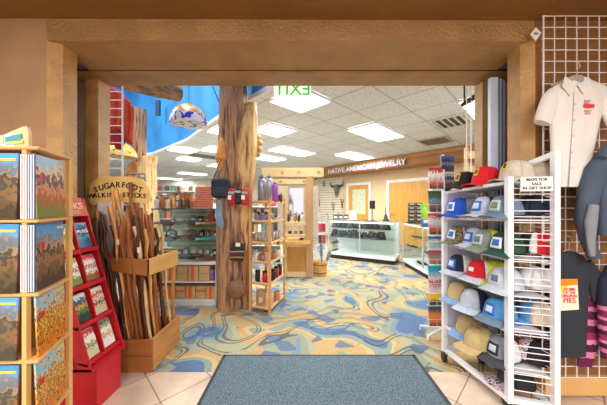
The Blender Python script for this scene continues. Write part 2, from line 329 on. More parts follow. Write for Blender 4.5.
# ceiling with the open vault on the left
ceil_poly = [(.36, 2.29), (9.5, 2.29), (9.5, 9), (-2, 15), (-17, 18), (-17, 7.6)]+EDGE[::-1][:-1]
struct('ceiling', MB().prism(ceil_poly, CZ, CZ+.03), ceil_mat(), 'white acoustic tile ceiling')
BLUE = mat('sky_blue_paint', (56, 150, 214), .7, var=.30, scale=1.6, stretch=(1, 1, .5))
mb = MB(); E2 = EDGE
for a, b in zip(E2, E2[1:]):
    mb.slab((*a, CZ), (*b, CZ), (*b, 5.2), (*a, 5.2), .03)
struct('wall_vault', mb, BLUE, 'sky blue painted side of the raised ceiling vault')
struct('ceiling_vault', MB().prism([(-.2, 2.2), (1, 2.2), (1, 3.0), (-5, 9), (-12.2, 9), (-12.2, 2.2)], 5.2, 5.25), BLUE)
struct('wall_vault.001', MB().b2((-12.2, 2.2, CZ), (.4, 2.28, 5.2)), BLUE); struct('wall_vault.002', MB().b2((-12.2, 2.2, CZ), (-12.1, 8, 5.2)), BLUE)
mb = MB()
for a, b in zip(E2, E2[1:]): mb.bar((*a, CZ-.015), (*b, CZ-.015), .05, .06)
struct('trim_4', mb, WHITE, 'white edging of the blue vault')
# small wall niche in the blue (dark slot)
mb = MB(); pt = P(158, 108, 6.15); mb.box(pt, (.10, .06, .36)); tag(mb.build('wall_louver', mat('dark_slot', (20, 50, 90), .6)), 'small dark narrow louver set in the blue vault wall', 'vent')
# brown bulkhead along the back wall
BROWN = mat('bulkhead_brown', (176, 122, 72), .55, var=.12, scale=4)
BO = .78
mb = MB(); q = [W(-3.4, 0)[:2], W(-3.4, 0, BO)[:2], W(9.4, 0, BO)[:2], W(9.4, 0)[:2]]
mb.prism(q, 2.42, CZ); struct('trim_5', mb, BROWN, 'brown bulkhead above the back wall')
mb = MB(); mb.prism([W(-3.4, 0, BO)[:2], W(-3.4, 0, BO+.03)[:2], W(9.4, 0, BO+.03)[:2], W(9.4, 0, BO)[:2]], 2.60, 2.70); struct('trim_6', mb, mat('bulkhead_rail', (206, 150, 96), .5))
# doors in the back wall
OAK = mat('golden_oak', (214, 158, 70), .4, var=.10, scale=3, stretch=(3, 3, .3)); FRAME = mat('door_frame_white', (240, 236, 226), .5, var=.02)
def door(name, t0, t1, win, label):
    ft = .10
    d = MB(); d.hexa([W(t0+ft, 0, .02), W(t1-ft, 0, .02), W(t1-ft, 0, .06), W(t0+ft, 0, .06)], [W(t0+ft, 2.0, .02), W(t1-ft, 2.0, .02), W(t1-ft, 2.0, .06), W(t0+ft, 2.0, .06)])
    o = struct(name, d, OAK, label)
    fr = MB()
    for a, b, z0, z1 in ((t0, t0+ft, 0, 2.1), (t1-ft, t1, 0, 2.1), (t0+ft, t1-ft, 2.0, 2.1)):
        fr.hexa([W(a, z0, 0), W(b, z0, 0), W(b, z0, .09), W(a, z0, .09)], [W(a, z1, 0), W(b, z1, 0), W(b, z1, .09), W(a, z1, .09)])
    fr.build('door_frame', FRAME, o)
    k = MB(); k.tube([W(t0+ft+.08, 1.0, .06), W(t0+ft+.08, 1.0, .12), W(t0+ft+.18, 1.0, .12)], .012); k.build('door_handle', CHROME, o)
    if win:
        g = MB(); a, b = t0+.28, t1-.24; g.hexa([W(a, .95, .061), W(b, .95, .061), W(b, .95, .07), W(a, .95, .07)], [W(a, 1.85, .061), W(b, 1.85, .061), W(b, 1.85, .07), W(a, 1.85, .07)])
        g.build('window_pane', ramp_mat('map_pane', [(0, (200, 206, 170)), (.45, (222, 220, 190)), (.6, (188, 200, 176))], 8, rough=.2), o)
    return o
door('door_1', -1.72, -.62, True, 'golden oak door with a window and white frame'); door('door_2', -.02, 1.44, False, 'plain golden oak door with white frame')
# slatwall left of the doors
SLAT = mat('cream_slatwall', (236, 228, 206), .6, var=.02)
mb = MB()
for i in range(24):
    z0 = .1+i*.1; mb.hexa([W(-5.4, z0, .006), W(-1.95, z0, .005), W(-1.95, z0, .03), W(-5.4, z0, .03)], [W(-5.4, z0+.082, .005), W(-1.95, z0+.082, .005), W(-1.95, z0+.082, .03), W(-5.4, z0+.082, .03)])
o = mb.build('slatwall_panel', SLAT); g_ = MB(); g_.hexa([W(-5.4, .1, .001), W(-1.95, .1, .001), W(-1.95, .1, .005), W(-5.4, .1, .005)], [W(-5.4, 2.48, .001), W(-1.95, 2.48, .001), W(-1.95, 2.48, .005), W(-5.4, 2.48, .005)]); g_.build('groove_shade_sheet', mat('groove_shade', (150, 134, 108), .7), o, world=False); tag(o, 'cream grooved slatwall panel on back wall left of the doors', 'wall panel')  # darker sheet behind the slats stands in for shade in the grooves
# ceiling fixtures
LENS = mat('light_lens', (255, 252, 246), .4, var=.01, emit=3.0)
FRM = mat('light_frame', (235, 235, 232), .5, var=.02)
lt0 = None
for li, (u, v, d) in enumerate(LIGHTS):
    q = .5 if li in HALF else 1; x, y = G(u+.61*q, v+.305)
    if lt0 is None:
        lt0 = thing('ceiling_light', 'white rectangular fluorescent ceiling panel '+d, 'ceiling light', (x, y, CZ-.02), pi/4, 'fluorescent panels in the shop ceiling')
        fr = MB()
        for c_, d_ in (((0, .295, 0), (1.2, .012, .03)), ((0, -.295, 0), (1.2, .012, .03)), ((.595, 0, 0), (.012, .6, .03)), ((-.595, 0, 0), (.012, .6, .03))): fr.box(c_, d_)
        fr.build('frame', FRM, lt0, world=False); MB().box((0, 0, .004), (1.18, .58, .012)).build('diffuser', LENS, lt0, world=False)
    else:
        o = dup(lt0, (x, y, CZ-.02), pi/4, 'white %s fluorescent ceiling panel ' % ('square' if q < 1 else 'rectangular')+d); o.scale = (q, 1, 1)
def vent(u, v, su, sv, lab, m, n):
    x, y = G(u+su/2, v+sv/2); t = thing('ceiling_vent', lab, 'vent', (x, y, CZ-.012), pi/4)
    fr = MB()
    for c_, d_ in (((0, sv/2, 0), (su, .03, .02)), ((0, -sv/2, 0), (su, .03, .02)), ((su/2, 0, 0), (.03, sv, .02)), ((-su/2, 0, 0), (.03, sv, .02))): fr.box(c_, d_)
    fr.build('frame', m, t, world=False); MB().box((0, 0, .006), (su, sv, .006)).build('backing', mat('vent_dark', (90, 84, 74), .7), t, world=False)
    for i in range(n): 
        s_ = -sv/2+(i+.5)*sv/n; MB().box((0, s_, -.004), (su-.05, sv/n*.55, .01), M=Matrix.Rotation(.5, 3, 'X')).build('slat', m, t, world=False)
vent(1.25, .05, .61, .5, 'white louvered air vent in the ceiling on the right', FRM, 5)
vent(2.44, -.61, .61, .55, 'tan flat air return in ceiling above the back wall', mat('vent_tan', (196, 184, 160), .6), 10)
vent(-.5, -5.9, 1.0, .4, 'dark air vent in the ceiling left of the trunk', mat('vent_grey', (150, 146, 140), .6), 6)
# entrance mat
m, nt, b = nodes('mat_pile'); N = nt.nodes.new; L = nt.links.new
nz = N('ShaderNodeTexNoise'); nz.inputs['Scale'].default_value = 130; nz.inputs['Detail'].default_value = 3; tc = N('ShaderNodeTexCoord'); L(tc.outputs['Object'], nz.inputs['Vector'])
r = N('ShaderNodeValToRGB'); r.color_ramp.elements[0].position = .35; r.color_ramp.elements[1].position = .65; r.color_ramp.elements[0].color = (*lin((50, 68, 80)), 1); r.color_ramp.elements[1].color = (*lin((118, 138, 150)), 1)
L(nz.outputs['Fac'], r.inputs[0]); L(r.outputs[0], b.inputs['Base Color']); b.inputs['Roughness'].default_value = 1
bp = N('ShaderNodeBump'); bp.inputs['Strength'].default_value = .8; bp.inputs['Distance'].default_value = .006; L(nz.outputs['Fac'], bp.inputs['Height']); L(bp.outputs[0], b.inputs['Normal'])
t = thing('entrance_mat', 'large blue-grey ribbed entrance mat on tile and carpet', 'mat', (.133, 1.2, 0))
MB().b2((-.655, -.2, .003), (.915, 2.115, .014)).build('pile', m, t, bevel=.003)
mb = MB()
for a, b_ in (((-.68, -.2), (-.655, 2.14)), ((.915, -.2), (.945, 2.14)), ((-.68, 2.115), (.945, 2.14))): mb.b2((*a, .003), (*b_, .009))
mb.build('rubber_border', mat('mat_border', (52, 58, 62), .7), t)
# exit sign: seen from behind, letters reversed
t = thing('exit_sign', 'white exit sign with green letters seen mirrored from behind, under header', 'exit sign', (-.02, 2.42, 2.26))
x0, x1 = P(274, 0, 2.42)[0], P(311, 0, 2.42)[0]
MB().b2((x0, 2.415, 2.30), (x1, 2.425, 2.50)).build('panel', mat('sign_acrylic', (240, 250, 240), .2, var=.02, emit=.35), t, bevel=.002)
MB().b2((x0-.02, 2.40, 2.50), (x1+.02, 2.44, 2.60)).build('housing', WHITE, t); MB().b2(((x0+x1)/2-.03, 2.285, 2.53), ((x0+x1)/2+.03, 2.405, 2.58)).build('wall_bracket', WHITE, t)
text('EXIT', 'lettering', mat('exit_green', (60, 200, 80), .4, var=.02, emit=.25), t, TM(((x0+x1)/2, 2.420, 2.385), (-1, 0, 0), (0, 0, 1)), .17, .008, .001)
# ================================================================== CAP RACK
N1 = Vector((1.272, 1.56, 0)); N2 = Vector((1.498, 1.50, 0)); F1 = Vector((1.175, 2.10, 0)); F2 = Vector((1.452, 2.10, 0))
rack = thing('cap_rack', 'white wire display rack on casters, holding rows of caps', 'display rack', (1.35, 1.8, 0))
def V(v, z): return (v.x, v.y, z)
for p, h in ((N1, 1.455), (N2, 1.60), (F1, 1.40), (F2, 1.47)):
    MB().bar(V(p, .06), V(p, h), .034).build('post', WHITE, rack, bevel=.002)
MB().bar(V(N1, .08), V(F1, .08), .03).build('foot_rail', WHITE, rack); MB().bar(V(N2, 1.585), V(F2, 1.455), .03).build('top_rail', WHITE, rack)
MB().bar(V(N2, .08), V(F2, .08), .03).build('foot_rail', WHITE, rack); MB().bar(V(N1, .08), V(N2, .08), .03).build('foot_rail', WHITE, rack); MB().bar(V(F1, .08), V(F2, .08), .03).build('foot_rail', WHITE, rack)
mb = MB(); z = .14; k = 0
while z < 1.42:
    mb.rod(V(N1, z), V(N2, z), .0032, 5); z += .036 if k % 3 else .066; k += 1
mb.build('side_grid', WIRE, rack)
mb = MB()
for i in range(9): mb.rod(V(N2+(F2-N2)*(i/8), .1), V(N2+(F2-N2)*(i/8), 1.4), .003, 5)
for i in range(16): mb.rod(V(N2, .12+i*.085), V(F2, .12+i*.085), .003, 5)
mb.build('back_grid', WIRE, rack)
mb = MB(); mb.hexa([V(F1, .1), V(F2, .1), V(F2+Vector((0, .008, 0)), .1), V(F1+Vector((0, .008, 0)), .1)], [V(F1, 1.38), V(F2, 1.38), V(F2+Vector((0, .008, 0)), 1.38), V(F1+Vector((0, .008, 0)), 1.38)])
mb.build('end_panel', mat('lilac_white_sheet', (206, 202, 216), .5, var=.02), rack)
SH = [(1.385, 1.425), (1.175, 1.19), (.965, .945), (.735, .715), (.515, .495), (.28, .245)]   # far / near heights
for zf, zn in SH:
    i1 = N1+Vector((.005, .02, 0)); i2 = N2+Vector((-.01, .02, 0)); j1 = F1+Vector((.0, -.015, 0)); j2 = F2+Vector((-.01, -.015, 0))
    sh = MB().hexa([V(i1, zn-.008), V(i2, zn-.008), V(j2, zf-.008), V(j1, zf-.008)], [V(i1, zn), V(i2, zn), V(j2, zf), V(j1, zf)]).build('shelf', mat('shelf_sheet', (222, 222, 230), .4, var=.02), rack)
    MB().bar(V(i1, zn-.004), V(j1, zf-.004), .014, .02).build('shelf_lip', WHITE, sh)
CAST = mat('caster_black', (24, 24, 26), .4)
for p in (Vector((1.15, 2.06, 0)), Vector((1.44, 2.04, 0)), Vector((1.29, 1.60, 0)), Vector((1.49, 1.56, 0))):
    c = MB(); c.rod((p.x-.012, p.y, .03), (p.x+.012, p.y, .03), .03, 14); c.box((p.x, p.y, .062), (.03, .05, .012)); c.build('caster', CAST, rack)
# sign hung on the side of the rack
o = MB().hexa([(1.303, 1.512, 1.362), (1.462, 1.476, 1.362), (1.462, 1.479, 1.362), (1.303, 1.515, 1.362)], [(1.303, 1.512, 1.448), (1.462, 1.476, 1.448), (1.462, 1.479, 1.448), (1.303, 1.515, 1.448)])
t = thing('paper_sign', 'white paper sign MAPS FOR SALE hung on the end of cap rack', 'sign', (1.395, 1.49, 1.362)); o.build('sheet', PAPER, t)
for s_, z in (('MAPS FOR', 1.43), ('SALE', 1.405), ('IN GIFT SHOP', 1.38)): text(s_, 'lettering', INK, t, TM((1.382, 1.4925, z), (.16, -.036, 0), (0, 0, 1)), .0235, .0006, .0004)
# ------------------------------------------------------------------ caps
FAB = {}
def fab(n, rgb): return mat('cap_'+n, rgb, .85, var=.10, scale=30, bump=.25, bscale=300)
CAM = ramp_mat('camouflage', [(0, (54, 50, 38)), (.42, (112, 104, 74)), (.5, (150, 138, 104)), (.58, (70, 74, 48))], 7, 2, .9)
FLAG = ramp_mat('flag_print', [(0, (24, 34, 90)), (.45, (220, 220, 225)), (.55, (180, 30, 44)), (.65, (225, 225, 230))], 5, 1, .9, stretch=(3, 1, 3))
CB = {'black': fab('black', (30, 30, 34)), 'red': fab('red', (214, 24, 42)), 'beige': fab('beige', (206, 196, 178)), 'blue': fab('royal_blue', (22, 82, 190)), 'grey': fab('grey', (132, 140, 150)), 'lightgrey': fab('light_grey', (186, 196, 208)),
 'slate': fab('slate', (104, 128, 150)), 'navy': fab('navy', (28, 36, 62)), 'green': fab('dark_green', (30, 70, 58)), 'sage': fab('sage', (126, 138, 126)), 'white': fab('white_mesh', (226, 226, 228)), 'tan': fab('tan', (188, 164, 116)),
 'sky': fab('sky_blue', (84, 146, 200)), 'lime': fab('lime', (206, 220, 50)), 'denim': fab('denim', (124, 158, 200)), 'camo': CAM, 'flag': FLAG, 'cream': fab('cream', (222, 208, 184)), 'char': fab('charcoal', (60, 62, 70))}
def capf(a, s, k=1.0, H=.110):
    """a: angle around (0 = front, -y), s: 0 rim .. 1 top"""
    ph = s*pi/2; r = max(0.0, cos(ph))**.62; z = H*sin(ph)**1.05
    rx, ry = .078*k, .092*k; front = max(0, cos(a)); z *= 1+.10*front*sin(pi*s)
    return (rx*r*sin(a), -ry*r*cos(a)*(1-.06*s), z*k)
def cap(label, loc, rz, front, back, brim, patch=None, emb=None, badge=None, tilt=0, group='caps on the white rack', sc=1.14):
    t = thing('cap', label, 'cap', loc, rz, group)
    if tilt: t.rotation_euler = (tilt, 0, rz)
    sl = 1.0*pi/3*1.0
    mb = MB().grid(lambda u, v: capf(-sl+2*sl*u, v*.985, sc), 12, 10, t=.002); mb.build('front_panel', CB[front], t, world=False)
    mb = MB().grid(lambda u, v: capf(sl+(2*pi-2*sl)*u, v*.985, sc), 18, 10, t=.002); mb.build('back_panel', CB[back], t, world=False)
    def bf(u, v):
        a = -1.12+2.24*u; p = capf(a, 0, sc); d = v*.080*(cos(a*.62)); 
        return (p[0]*(1+.12*v), p[1]-d, .006-.026*(abs(sin(a))**2)*v*1.0-.012*v+ (0.004 if v < .01 else 0))
    MB().grid(bf, 14, 6, t=.003).build('brim', CB[brim], t, world=False)
    MB().lathe([(0, .007), (.006, .005), (.008, 0), (0, -.002)], (0, 0, .111*sc), 8).build('button', CB[brim if brim != front else back], t, world=False)
    if patch:
        cp, ce = patch; aw, s0, s1 = emb or (.42, .14, .50)
        pm = mat('patch_'+cp[0], cp[1], .7, var=.04); em = mat('emblem_'+ce[0], ce[1], .6, var=.1, scale=40)
        fn = lambda k, a0, u, v, p0, p1: Vector(capf(-a0+2*a0*u, p0+(p1-p0)*v, sc))*1.0+Vector((0, 0, 0))
        def off(a0, p0, p1, dd):
            def g(u, v):
                a = -a0+2*a0*u; p = Vector(capf(a, p0+(p1-p0)*v, sc)); n = Vector((sin(a), -cos(a), .25)).normalized(); return p+n*dd
            return g
        pt = MB().grid(off(aw, s0, s1, .004), 6, 5, t=.003).build('patch', pm, t, world=False)
        q = (s1-s0)*.22; MB().grid(off(aw*.62, s0+q, s1-q, .0055), 6, 4, t=.002).build('emblem', em, pt, world=False)
    return t
WB = (('white', (224, 228, 232)), ('blue', (30, 96, 190))); BW = (('blue', (36, 110, 200)), ('silver', (200, 214, 226))); GY = (('silver', (190, 196, 204)), ('slate', (90, 110, 130)))
WT = (('teal', (176, 206, 206)), ('moss', (116, 130, 90))); RW = (('crimson', (214, 24, 42)), ('white', (235, 235, 235))); YL = (('gold', (226, 190, 50)), ('dark', (50, 46, 40))); BG = (('ink', (40, 40, 48)), ('silver', (210, 210, 214)))
CRIM = RW
def zsh(i, y):
    zf, zn = SH[i]; f = (y-1.58)/(2.085-1.58); return zn+(zf-zn)*f+.004
def onshelf(i, px, Y, rz, *a, **k):
    x = (px-CX)/F*Y; return cap(a[0], (x, Y, zsh(i, Y)+.024), radians(rz), *a[1:], **k)
A = -52   # caps look out to the aisle
onshelf(0, 467, 2.02, -76, 'black cap with yellow logo, farthest cap on the top shelf', 'black', 'black', 'black', YL, emb=(.22, .25, .6))
onshelf(0, 487, 1.84, -81, 'bright red cap with yellow logo in the top row', 'red', 'red', 'red', YL, emb=(.2, .3, .6))
onshelf(0, 517, 1.66, -84, 'beige cap with yellow logo, front of top row', 'beige', 'beige', 'beige', YL, emb=(.2, .3, .62))
onshelf(0, 538, 1.70, -70, 'plain beige cap at the back of the top row, behind the logo one', 'beige', 'beige', 'beige')
onshelf(1, 461, 2.00, -81, 'royal blue cap with white patch, far end of second row', 'blue', 'blue', 'blue', WB)
onshelf(1, 474, 1.96, -86, 'plain grey cap between blue and pale blue caps, second row', 'grey', 'grey', 'grey')
onshelf(1, 487, 1.79, -78, 'pale blue-grey cap with blue patch in the second row', 'lightgrey', 'black', 'lightgrey', BW)
onshelf(1, 506, 1.655, -78, 'slate blue cap with pale green patch beside post, second row', 'slate', 'slate', 'slate', WT)
onshelf(1, 535, 1.645, -120, 'dark navy cap seen through the end wires, second row', 'navy', 'navy', 'navy')
onshelf(2, 461, 2.00, -78, 'camouflage cap with flag printed side and blue patch, third row', 'camo', 'flag', 'camo', WB)
onshelf(2, 478, 1.88, -78, 'light grey cap with blue patch, second in the third row', 'lightgrey', 'slate', 'lightgrey', BW)
onshelf(2, 489, 1.77, -81, 'sage grey cap behind the dark green cap, third row', 'sage', 'lime', 'sage', GY)
onshelf(2, 507, 1.65, -76, 'dark green cap with blue patch beside post, third row', 'green', 'green', 'green', WB)
t = onshelf(2, 537, 1.64, -120, 'black cap with red back and white stripe seen through end wires', 'black', 'red', 'black')
MB().grid(lambda u, v: tuple(Vector(capf(1.0+.38*u, v*.985, 1.155))), 5, 10, t=.002).build('white_stripe', CB['white'], t, world=False)
onshelf(3, 461, 2.00, -76, 'navy cap with blue oval patch and white mesh, fourth row', 'navy', 'white', 'lightgrey', BW)
onshelf(3, 482, 1.84, -78, 'red cap with white letters and white mesh, fourth row', 'red', 'white', 'lightgrey', CRIM, emb=(.4, .2, .45))
onshelf(3, 496, 1.80, -86, 'lime yellow cap squeezed behind the red one, fourth row', 'lime', 'lime', 'lime')
onshelf(3, 506, 1.65, -76, 'light grey-blue cap with silver patch, nearest in fourth row', 'lightgrey', 'lightgrey', 'lightgrey', GY)
onshelf(3, 537, 1.65, -120, 'white mesh cap seen through the end wires, fourth row', 'white', 'white', 'grey')
onshelf(4, 461, 2.00, -76, 'tan cap with blue brim, far end of fifth row', 'tan', 'tan', 'denim')
onshelf(4, 475, 1.86, -72, 'pale grey mesh cap with navy back, fifth row', 'lightgrey', 'navy', 'lightgrey')
onshelf(4, 500, 1.70, -76, 'sky blue cap with blue patch and slate brim, fifth row', 'sky', 'sky', 'slate', BW)
onshelf(4, 537, 1.65, -120, 'sky blue and cream cap seen through end wires, fifth row', 'sky', 'cream', 'sky')
onshelf(5, 470, 1.95, -76, 'tan cap with pale denim brim, far end of bottom row', 'tan', 'tan', 'denim')
onshelf(5, 480, 1.78, -86, 'tan cap wedged behind the denim brimmed one, bottom row', 'tan', 'tan', 'tan')
onshelf(5, 503, 1.68, -74, 'grey and white lettered cap with charcoal brim, bottom row', 'grey', 'white', 'char', BG)
onshelf(5, 535, 1.64, -125, 'black cap with flag printed front behind wires, bottom row', 'flag', 'black', 'black', CRIM)
t = cap('black cap with flag brim lying low at the rack foot', (1.40, 1.66, .11), radians(-100), 'char', 'black', 'flag')
# ================================================================== GRIDWALL AND CLOTHES ON THE RIGHT
gw = thing('gridwall', 'white wire gridwall panel on right pier with clothes hung on it', 'wire grid', (1.9, 1.66, .14))
gx0 = P(541.5, 0, 1.66)[0]
mb = MB()
for i in range(12): mb.rod((gx0+.012+i*.0735, 1.66, .14), (gx0+.012+i*.0735, 1.66, 2.525), .0032 if i else .006, 5)
mb.build('vertical_wires', WIRE, gw)
mb = MB()
for i in range(33): mb.rod((gx0, 1.657, .145+i*.0743), (gx0+.83, 1.657, .145+i*.0743), .0032, 5)
mb.build('horizontal_wires', WIRE, gw)
t = thing('paper_tag', 'small white paper tag stuck at the top left of gridwall', 'tag', P(536, 34, 1.64))
x, y, z = P(536, 34, 1.645); MB().plate([(x-.035, z), (x, z+.045), (x+.035, z+.01), (x, z-.045)], y, y+.004).build('sheet', PAPER, t)
MB().plate([(x-.012, z-.005), (x-.012, z+.01), (x+.012, z+.01), (x+.012, z-.005)], y-.001, y).build('print', mat('grey_print', (120, 120, 130), .7), t)
def sheetloft(secs, n=28, folds=.006, seed=0, nf=5):
    """flattened tube: secs = (cx, cy, z, half_w, half_d)"""
    rnd = random.Random(seed); ph = [rnd.random()*6 for _ in range(4)]
    mb = MB(); vs = []
    m_ = len(secs)
    for k, (cx, cy, z, hw, hd) in enumerate(secs):
        for j in range(n):
            a = 2*pi*j/n; ca, sa = cos(a), sin(a)
            x = hw*(abs(ca)**.8)*(1 if ca > 0 else -1); y = hd*(abs(sa)**.7)*(1 if sa > 0 else -1)
            fo = folds*(sin(nf*x*14+ph[0]+k*.35)+.6*sin(x*55+ph[1]-k*.2))*min(1, abs(sa)*2)
            vs.append((cx+x, cy+y+fo, z))
    fs = [(i*n+j, i*n+(j+1) % n, (i+1)*n+(j+1) % n, (i+1)*n+j) for i in range(m_-1) for j in range(n)]
    mb.add(vs, fs, True); mb.add(vs[:n], [tuple(range(n))]); mb.add(vs[-n:], [tuple(range(n))])
    return mb
def limb(mb, pts, n=14):
    """flattened sleeve: pts = (x,y,z,half_w,half_d) following a path in x,z"""
    vs = []; k = len(pts)
    for i, (x, y, z, hw, hd) in enumerate(pts):
        a, b = pts[max(i-1, 0)], pts[min(i+1, k-1)]; t = Vector((b[0]-a[0], 0, b[2]-a[2])).normalized(); sd = Vector((t.z, 0, -t.x))
        for j in range(n):
            th = 2*pi*j/n; v = Vector((x, y, z))+sd*hw*cos(th)+Vector((0, 1, 0))*(hd*sin(th)+.004*sin(i*1.7+th*2)); vs.append(v)
    fs = [(i*n+j, i*n+(j+1) % n, (i+1)*n+(j+1) % n, (i+1)*n+j) for i in range(k-1) for j in range(n)]
    mb.add(vs, fs, True); mb.add(vs[:n], [tuple(range(n))]); mb.add(vs[-n:], [tuple(range(n))]); return mb
def smooth_secs(keys, n=18):
    out = []
    for i in range(n+1):
        f = i/n*(len(keys)-1); k = min(int(f), len(keys)-2); u = f-k; u = u*u*(3-2*u) if False else u
        out.append(tuple(keys[k][q]*(1-u)+keys[k+1][q]*u for q in range(5)))
    return out
HANG = mat('hanger_wood', (210, 190, 150), .5)
def hanger(t, x, y, z, w_, par=True):
    h = MB(); h.tube([(x-w_, y, z-.06), (x-.02, y, z), (x+.02, y, z), (x+w_, y, z-.06)], .006, 6)
    h.tube([(x, y, z), (x, y, z+.04), (x+.02, y, z+.06), (x+.01, y, z+.085), (x-.01, y, z+.09)], .003, 6); h.build('hanger', HANG, t)
# beige shirt
def px(x, y, Y=1.585): p = P(x, y, Y); return p
Y0 = 1.57
t = thing('shirt', 'beige short-sleeved button shirt with red chest print on gridwall', 'shirt', P(577, 187, Y0))
k = [(P(570, 187, Y0)[0], Y0, P(0, 187, Y0)[2], .105, .018), (P(572, 150, Y0)[0], Y0, P(0, 150, Y0)[2], .128, .028), (P(575, 118, Y0)[0], Y0, P(0, 118, Y0)[2], .155, .034), (P(577, 97, Y0)[0], Y0, P(0, 97, Y0)[2], .185, .032), (P(579, 88, Y0)[0], Y0, P(0, 88, Y0)[2], .175, .026), (P(577, 79, Y0)[0], Y0, P(0, 79, Y0)[2], .07, .02)]
SB = mat('beige_cotton', (222, 216, 210), .9, var=.05, scale=6, bump=.15, bscale=60)
mb = sheetloft(smooth_secs(k, 20), 36, .003, 4)
def pt5(x, y, hw, hd, Y=Y0): p = P(x, y, Y); return (p[0], p[1], p[2], hw, hd)
limb(mb, [pt5(556, 93, .05, .02), pt5(551, 100, .06, .026), pt5(546, 112, .058, .03), pt5(542, 123, .05, .03)])
limb(mb, [pt5(600, 93, .05, .02), pt5(605, 102, .06, .026), pt5(611, 114, .055, .03), pt5(614, 124, .05, .03)])
mb.build('body', SB, t)
def poly(ps, Y, d=.004): return MB().plate([(P(a, b, Y)[0], P(a, b, Y)[2]) for a, b in ps], Y, Y+d)
MB().hexa([P(565, 76, 1.541), P(577.5, 85, 1.533), P(570, 96, 1.530), P(562, 86, 1.533)], [P(565, 76, 1.552), P(577.5, 85, 1.545), P(570, 96, 1.542), P(562, 86, 1.545)]).build('collar', SB, t)
MB().hexa([P(589, 77, 1.541), P(593, 87, 1.533), P(584, 95, 1.530), P(577.5, 85, 1.533)], [P(589, 77, 1.552), P(593, 87, 1.545), P(584, 95, 1.542), P(577.5, 85, 1.545)]).build('collar', SB, t)
poly([(568, 77), (586, 77), (583, 84), (577, 88), (571, 84)], 1.548).build('neck_lining', mat('shirt_lining', (150, 156, 166), .9), t)
poly([(574.8, 92), (577.6, 92), (572, 186), (569.2, 186)], 1.533, .003).build('placket', SB, t)
for yy in (104, 120, 136, 152, 168): 
    p = P(576.3-(yy-92)*.06, yy, 1.531); MB().rod((p[0], p[1], p[2]), (p[0], p[1]+.003, p[2]), .005, 8).build('shirt_button', mat('button_cream', (190, 176, 150), .4), t)
poly([(584, 104), (594.5, 104), (594.5, 107.5), (584, 107.5)], 1.528).build('chest_print', mat('print_red', (206, 60, 66), .8), t)
mbp = MB()
for a, b_, c_ in ((585, 591, 100), (584.5, 590, 102), (585, 592, 110), (586, 591, 112.5)): mbp.v or None; q = poly([(a, c_), (b_, c_), (b_, c_+1), (a, c_+1)], 1.528); mbp.add(q.v, q.f)
mbp.build('chest_print', mat('print_pale_red', (216, 140, 134), .8), t)
hanger(t, P(577, 0, 1.60)[0], 1.60, P(0, 76, 1.60)[2], .16)
# blue-grey hooded jacket
Y0 = 1.55
t = thing('hooded_jacket', 'blue-grey hooded jacket hanging at right edge of gridwall', 'jacket', P(603, 262, Y0))
HG = mat('blue_grey_fleece', (70, 82, 100), .85, var=.10, scale=8, bump=.3, bscale=25)
k = [pt5(622, 235, .155, .05, Y0), pt5(620, 200, .155, .06, Y0), pt5(618, 170, .15, .06, Y0), pt5(616, 156, .11, .045, Y0), pt5(616, 148, .08, .03, Y0)]
mb = sheetloft(smooth_secs(k, 14), 32, .006, 7)
limb(mb, [pt5(606, 156, .045, .035, Y0-.02), pt5(596, 172, .065, .045, Y0-.02), pt5(588, 195, .058, .045, Y0-.02), pt5(584, 220, .045, .04, Y0-.02), pt5(587, 238, .035, .035, Y0-.02), pt5(594, 258, .032, .03, Y0-.02)])
mb.build('body', HG, t)
mb = MB(); limb(mb, [pt5(600, 158, .02, .03, 1.50), pt5(606, 150, .03, .035, 1.50), pt5(616, 148, .035, .04, 1.50)]); mb.build('hood', HG, t)
limb(MB(), [pt5(594, 205, .03, .02, 1.485), pt5(591, 222, .034, .02, 1.485), pt5(590, 240, .022, .018, 1.485), pt5(592, 256, .016, .015, 1.485)]).build('sleeve_lining', mat('lining_grey', (128, 132, 140), .9), t)
hanger(t, P(616, 0, 1.58)[0], 1.58, P(0, 152, 1.58)[2], .12)
# black tee
Y0 = 1.60
t = thing('t_shirt', 'small black t-shirt with red and yellow pies print on gridwall', 't-shirt', P(573, 355, Y0))
BK = mat('black_cotton', (38, 44, 54), .9, var=.10, scale=8, bump=.15, bscale=40)
k = [pt5(567, 356, .115, .02, Y0), pt5(568, 320, .118, .024, Y0), pt5(569, 285, .122, .026, Y0), pt5(572, 268, .13, .024, Y0), pt5(570, 256, .085, .018, Y0), pt5(568, 252, .05, .014, Y0)]
mb = sheetloft(smooth_secs(k, 16), 32, .002, 9)
limb(mb, [pt5(586, 262, .04, .018, Y0), pt5(594, 275, .045, .022, Y0), pt5(599, 300, .045, .022, Y0)])
mb.build('body', BK, t)
hanger(t, P(569, 0, 1.63)[0], 1.63, P(0, 250, 1.63)[2], .10)
gYp = 1.562
pr = poly([(558, 279), (577.5, 279), (579, 309.5), (559, 311)], gYp, .003).build('printed_card', mat('card_cream', (236, 222, 200), .7, var=.03), t)
poly([(558, 279), (577.5, 279), (577.7, 285), (558, 286)], gYp-.001).build('orange_band', mat('band_orange', (244, 130, 20), .7), pr)
poly([(558, 286), (568, 285.5), (563, 293), (558, 294)], gYp-.001).build('yellow_corner', mat('corner_yellow', (244, 196, 40), .7), pr)
RI = mat('print_bright_red', (214, 28, 36), .7)
for s_, y_, sz in (('HOME', 289.5, .026), ('OF THE', 292.8, .022), ('ORIGINAL', 296.0, .022), ('PIES', 300.6, .046)):
    p = P(569.5, y_, gYp-.002); text(s_, 'lettering', RI, pr, TM(p, (1, 0, 0), (0, 0, 1)), sz, .0006, .0003)
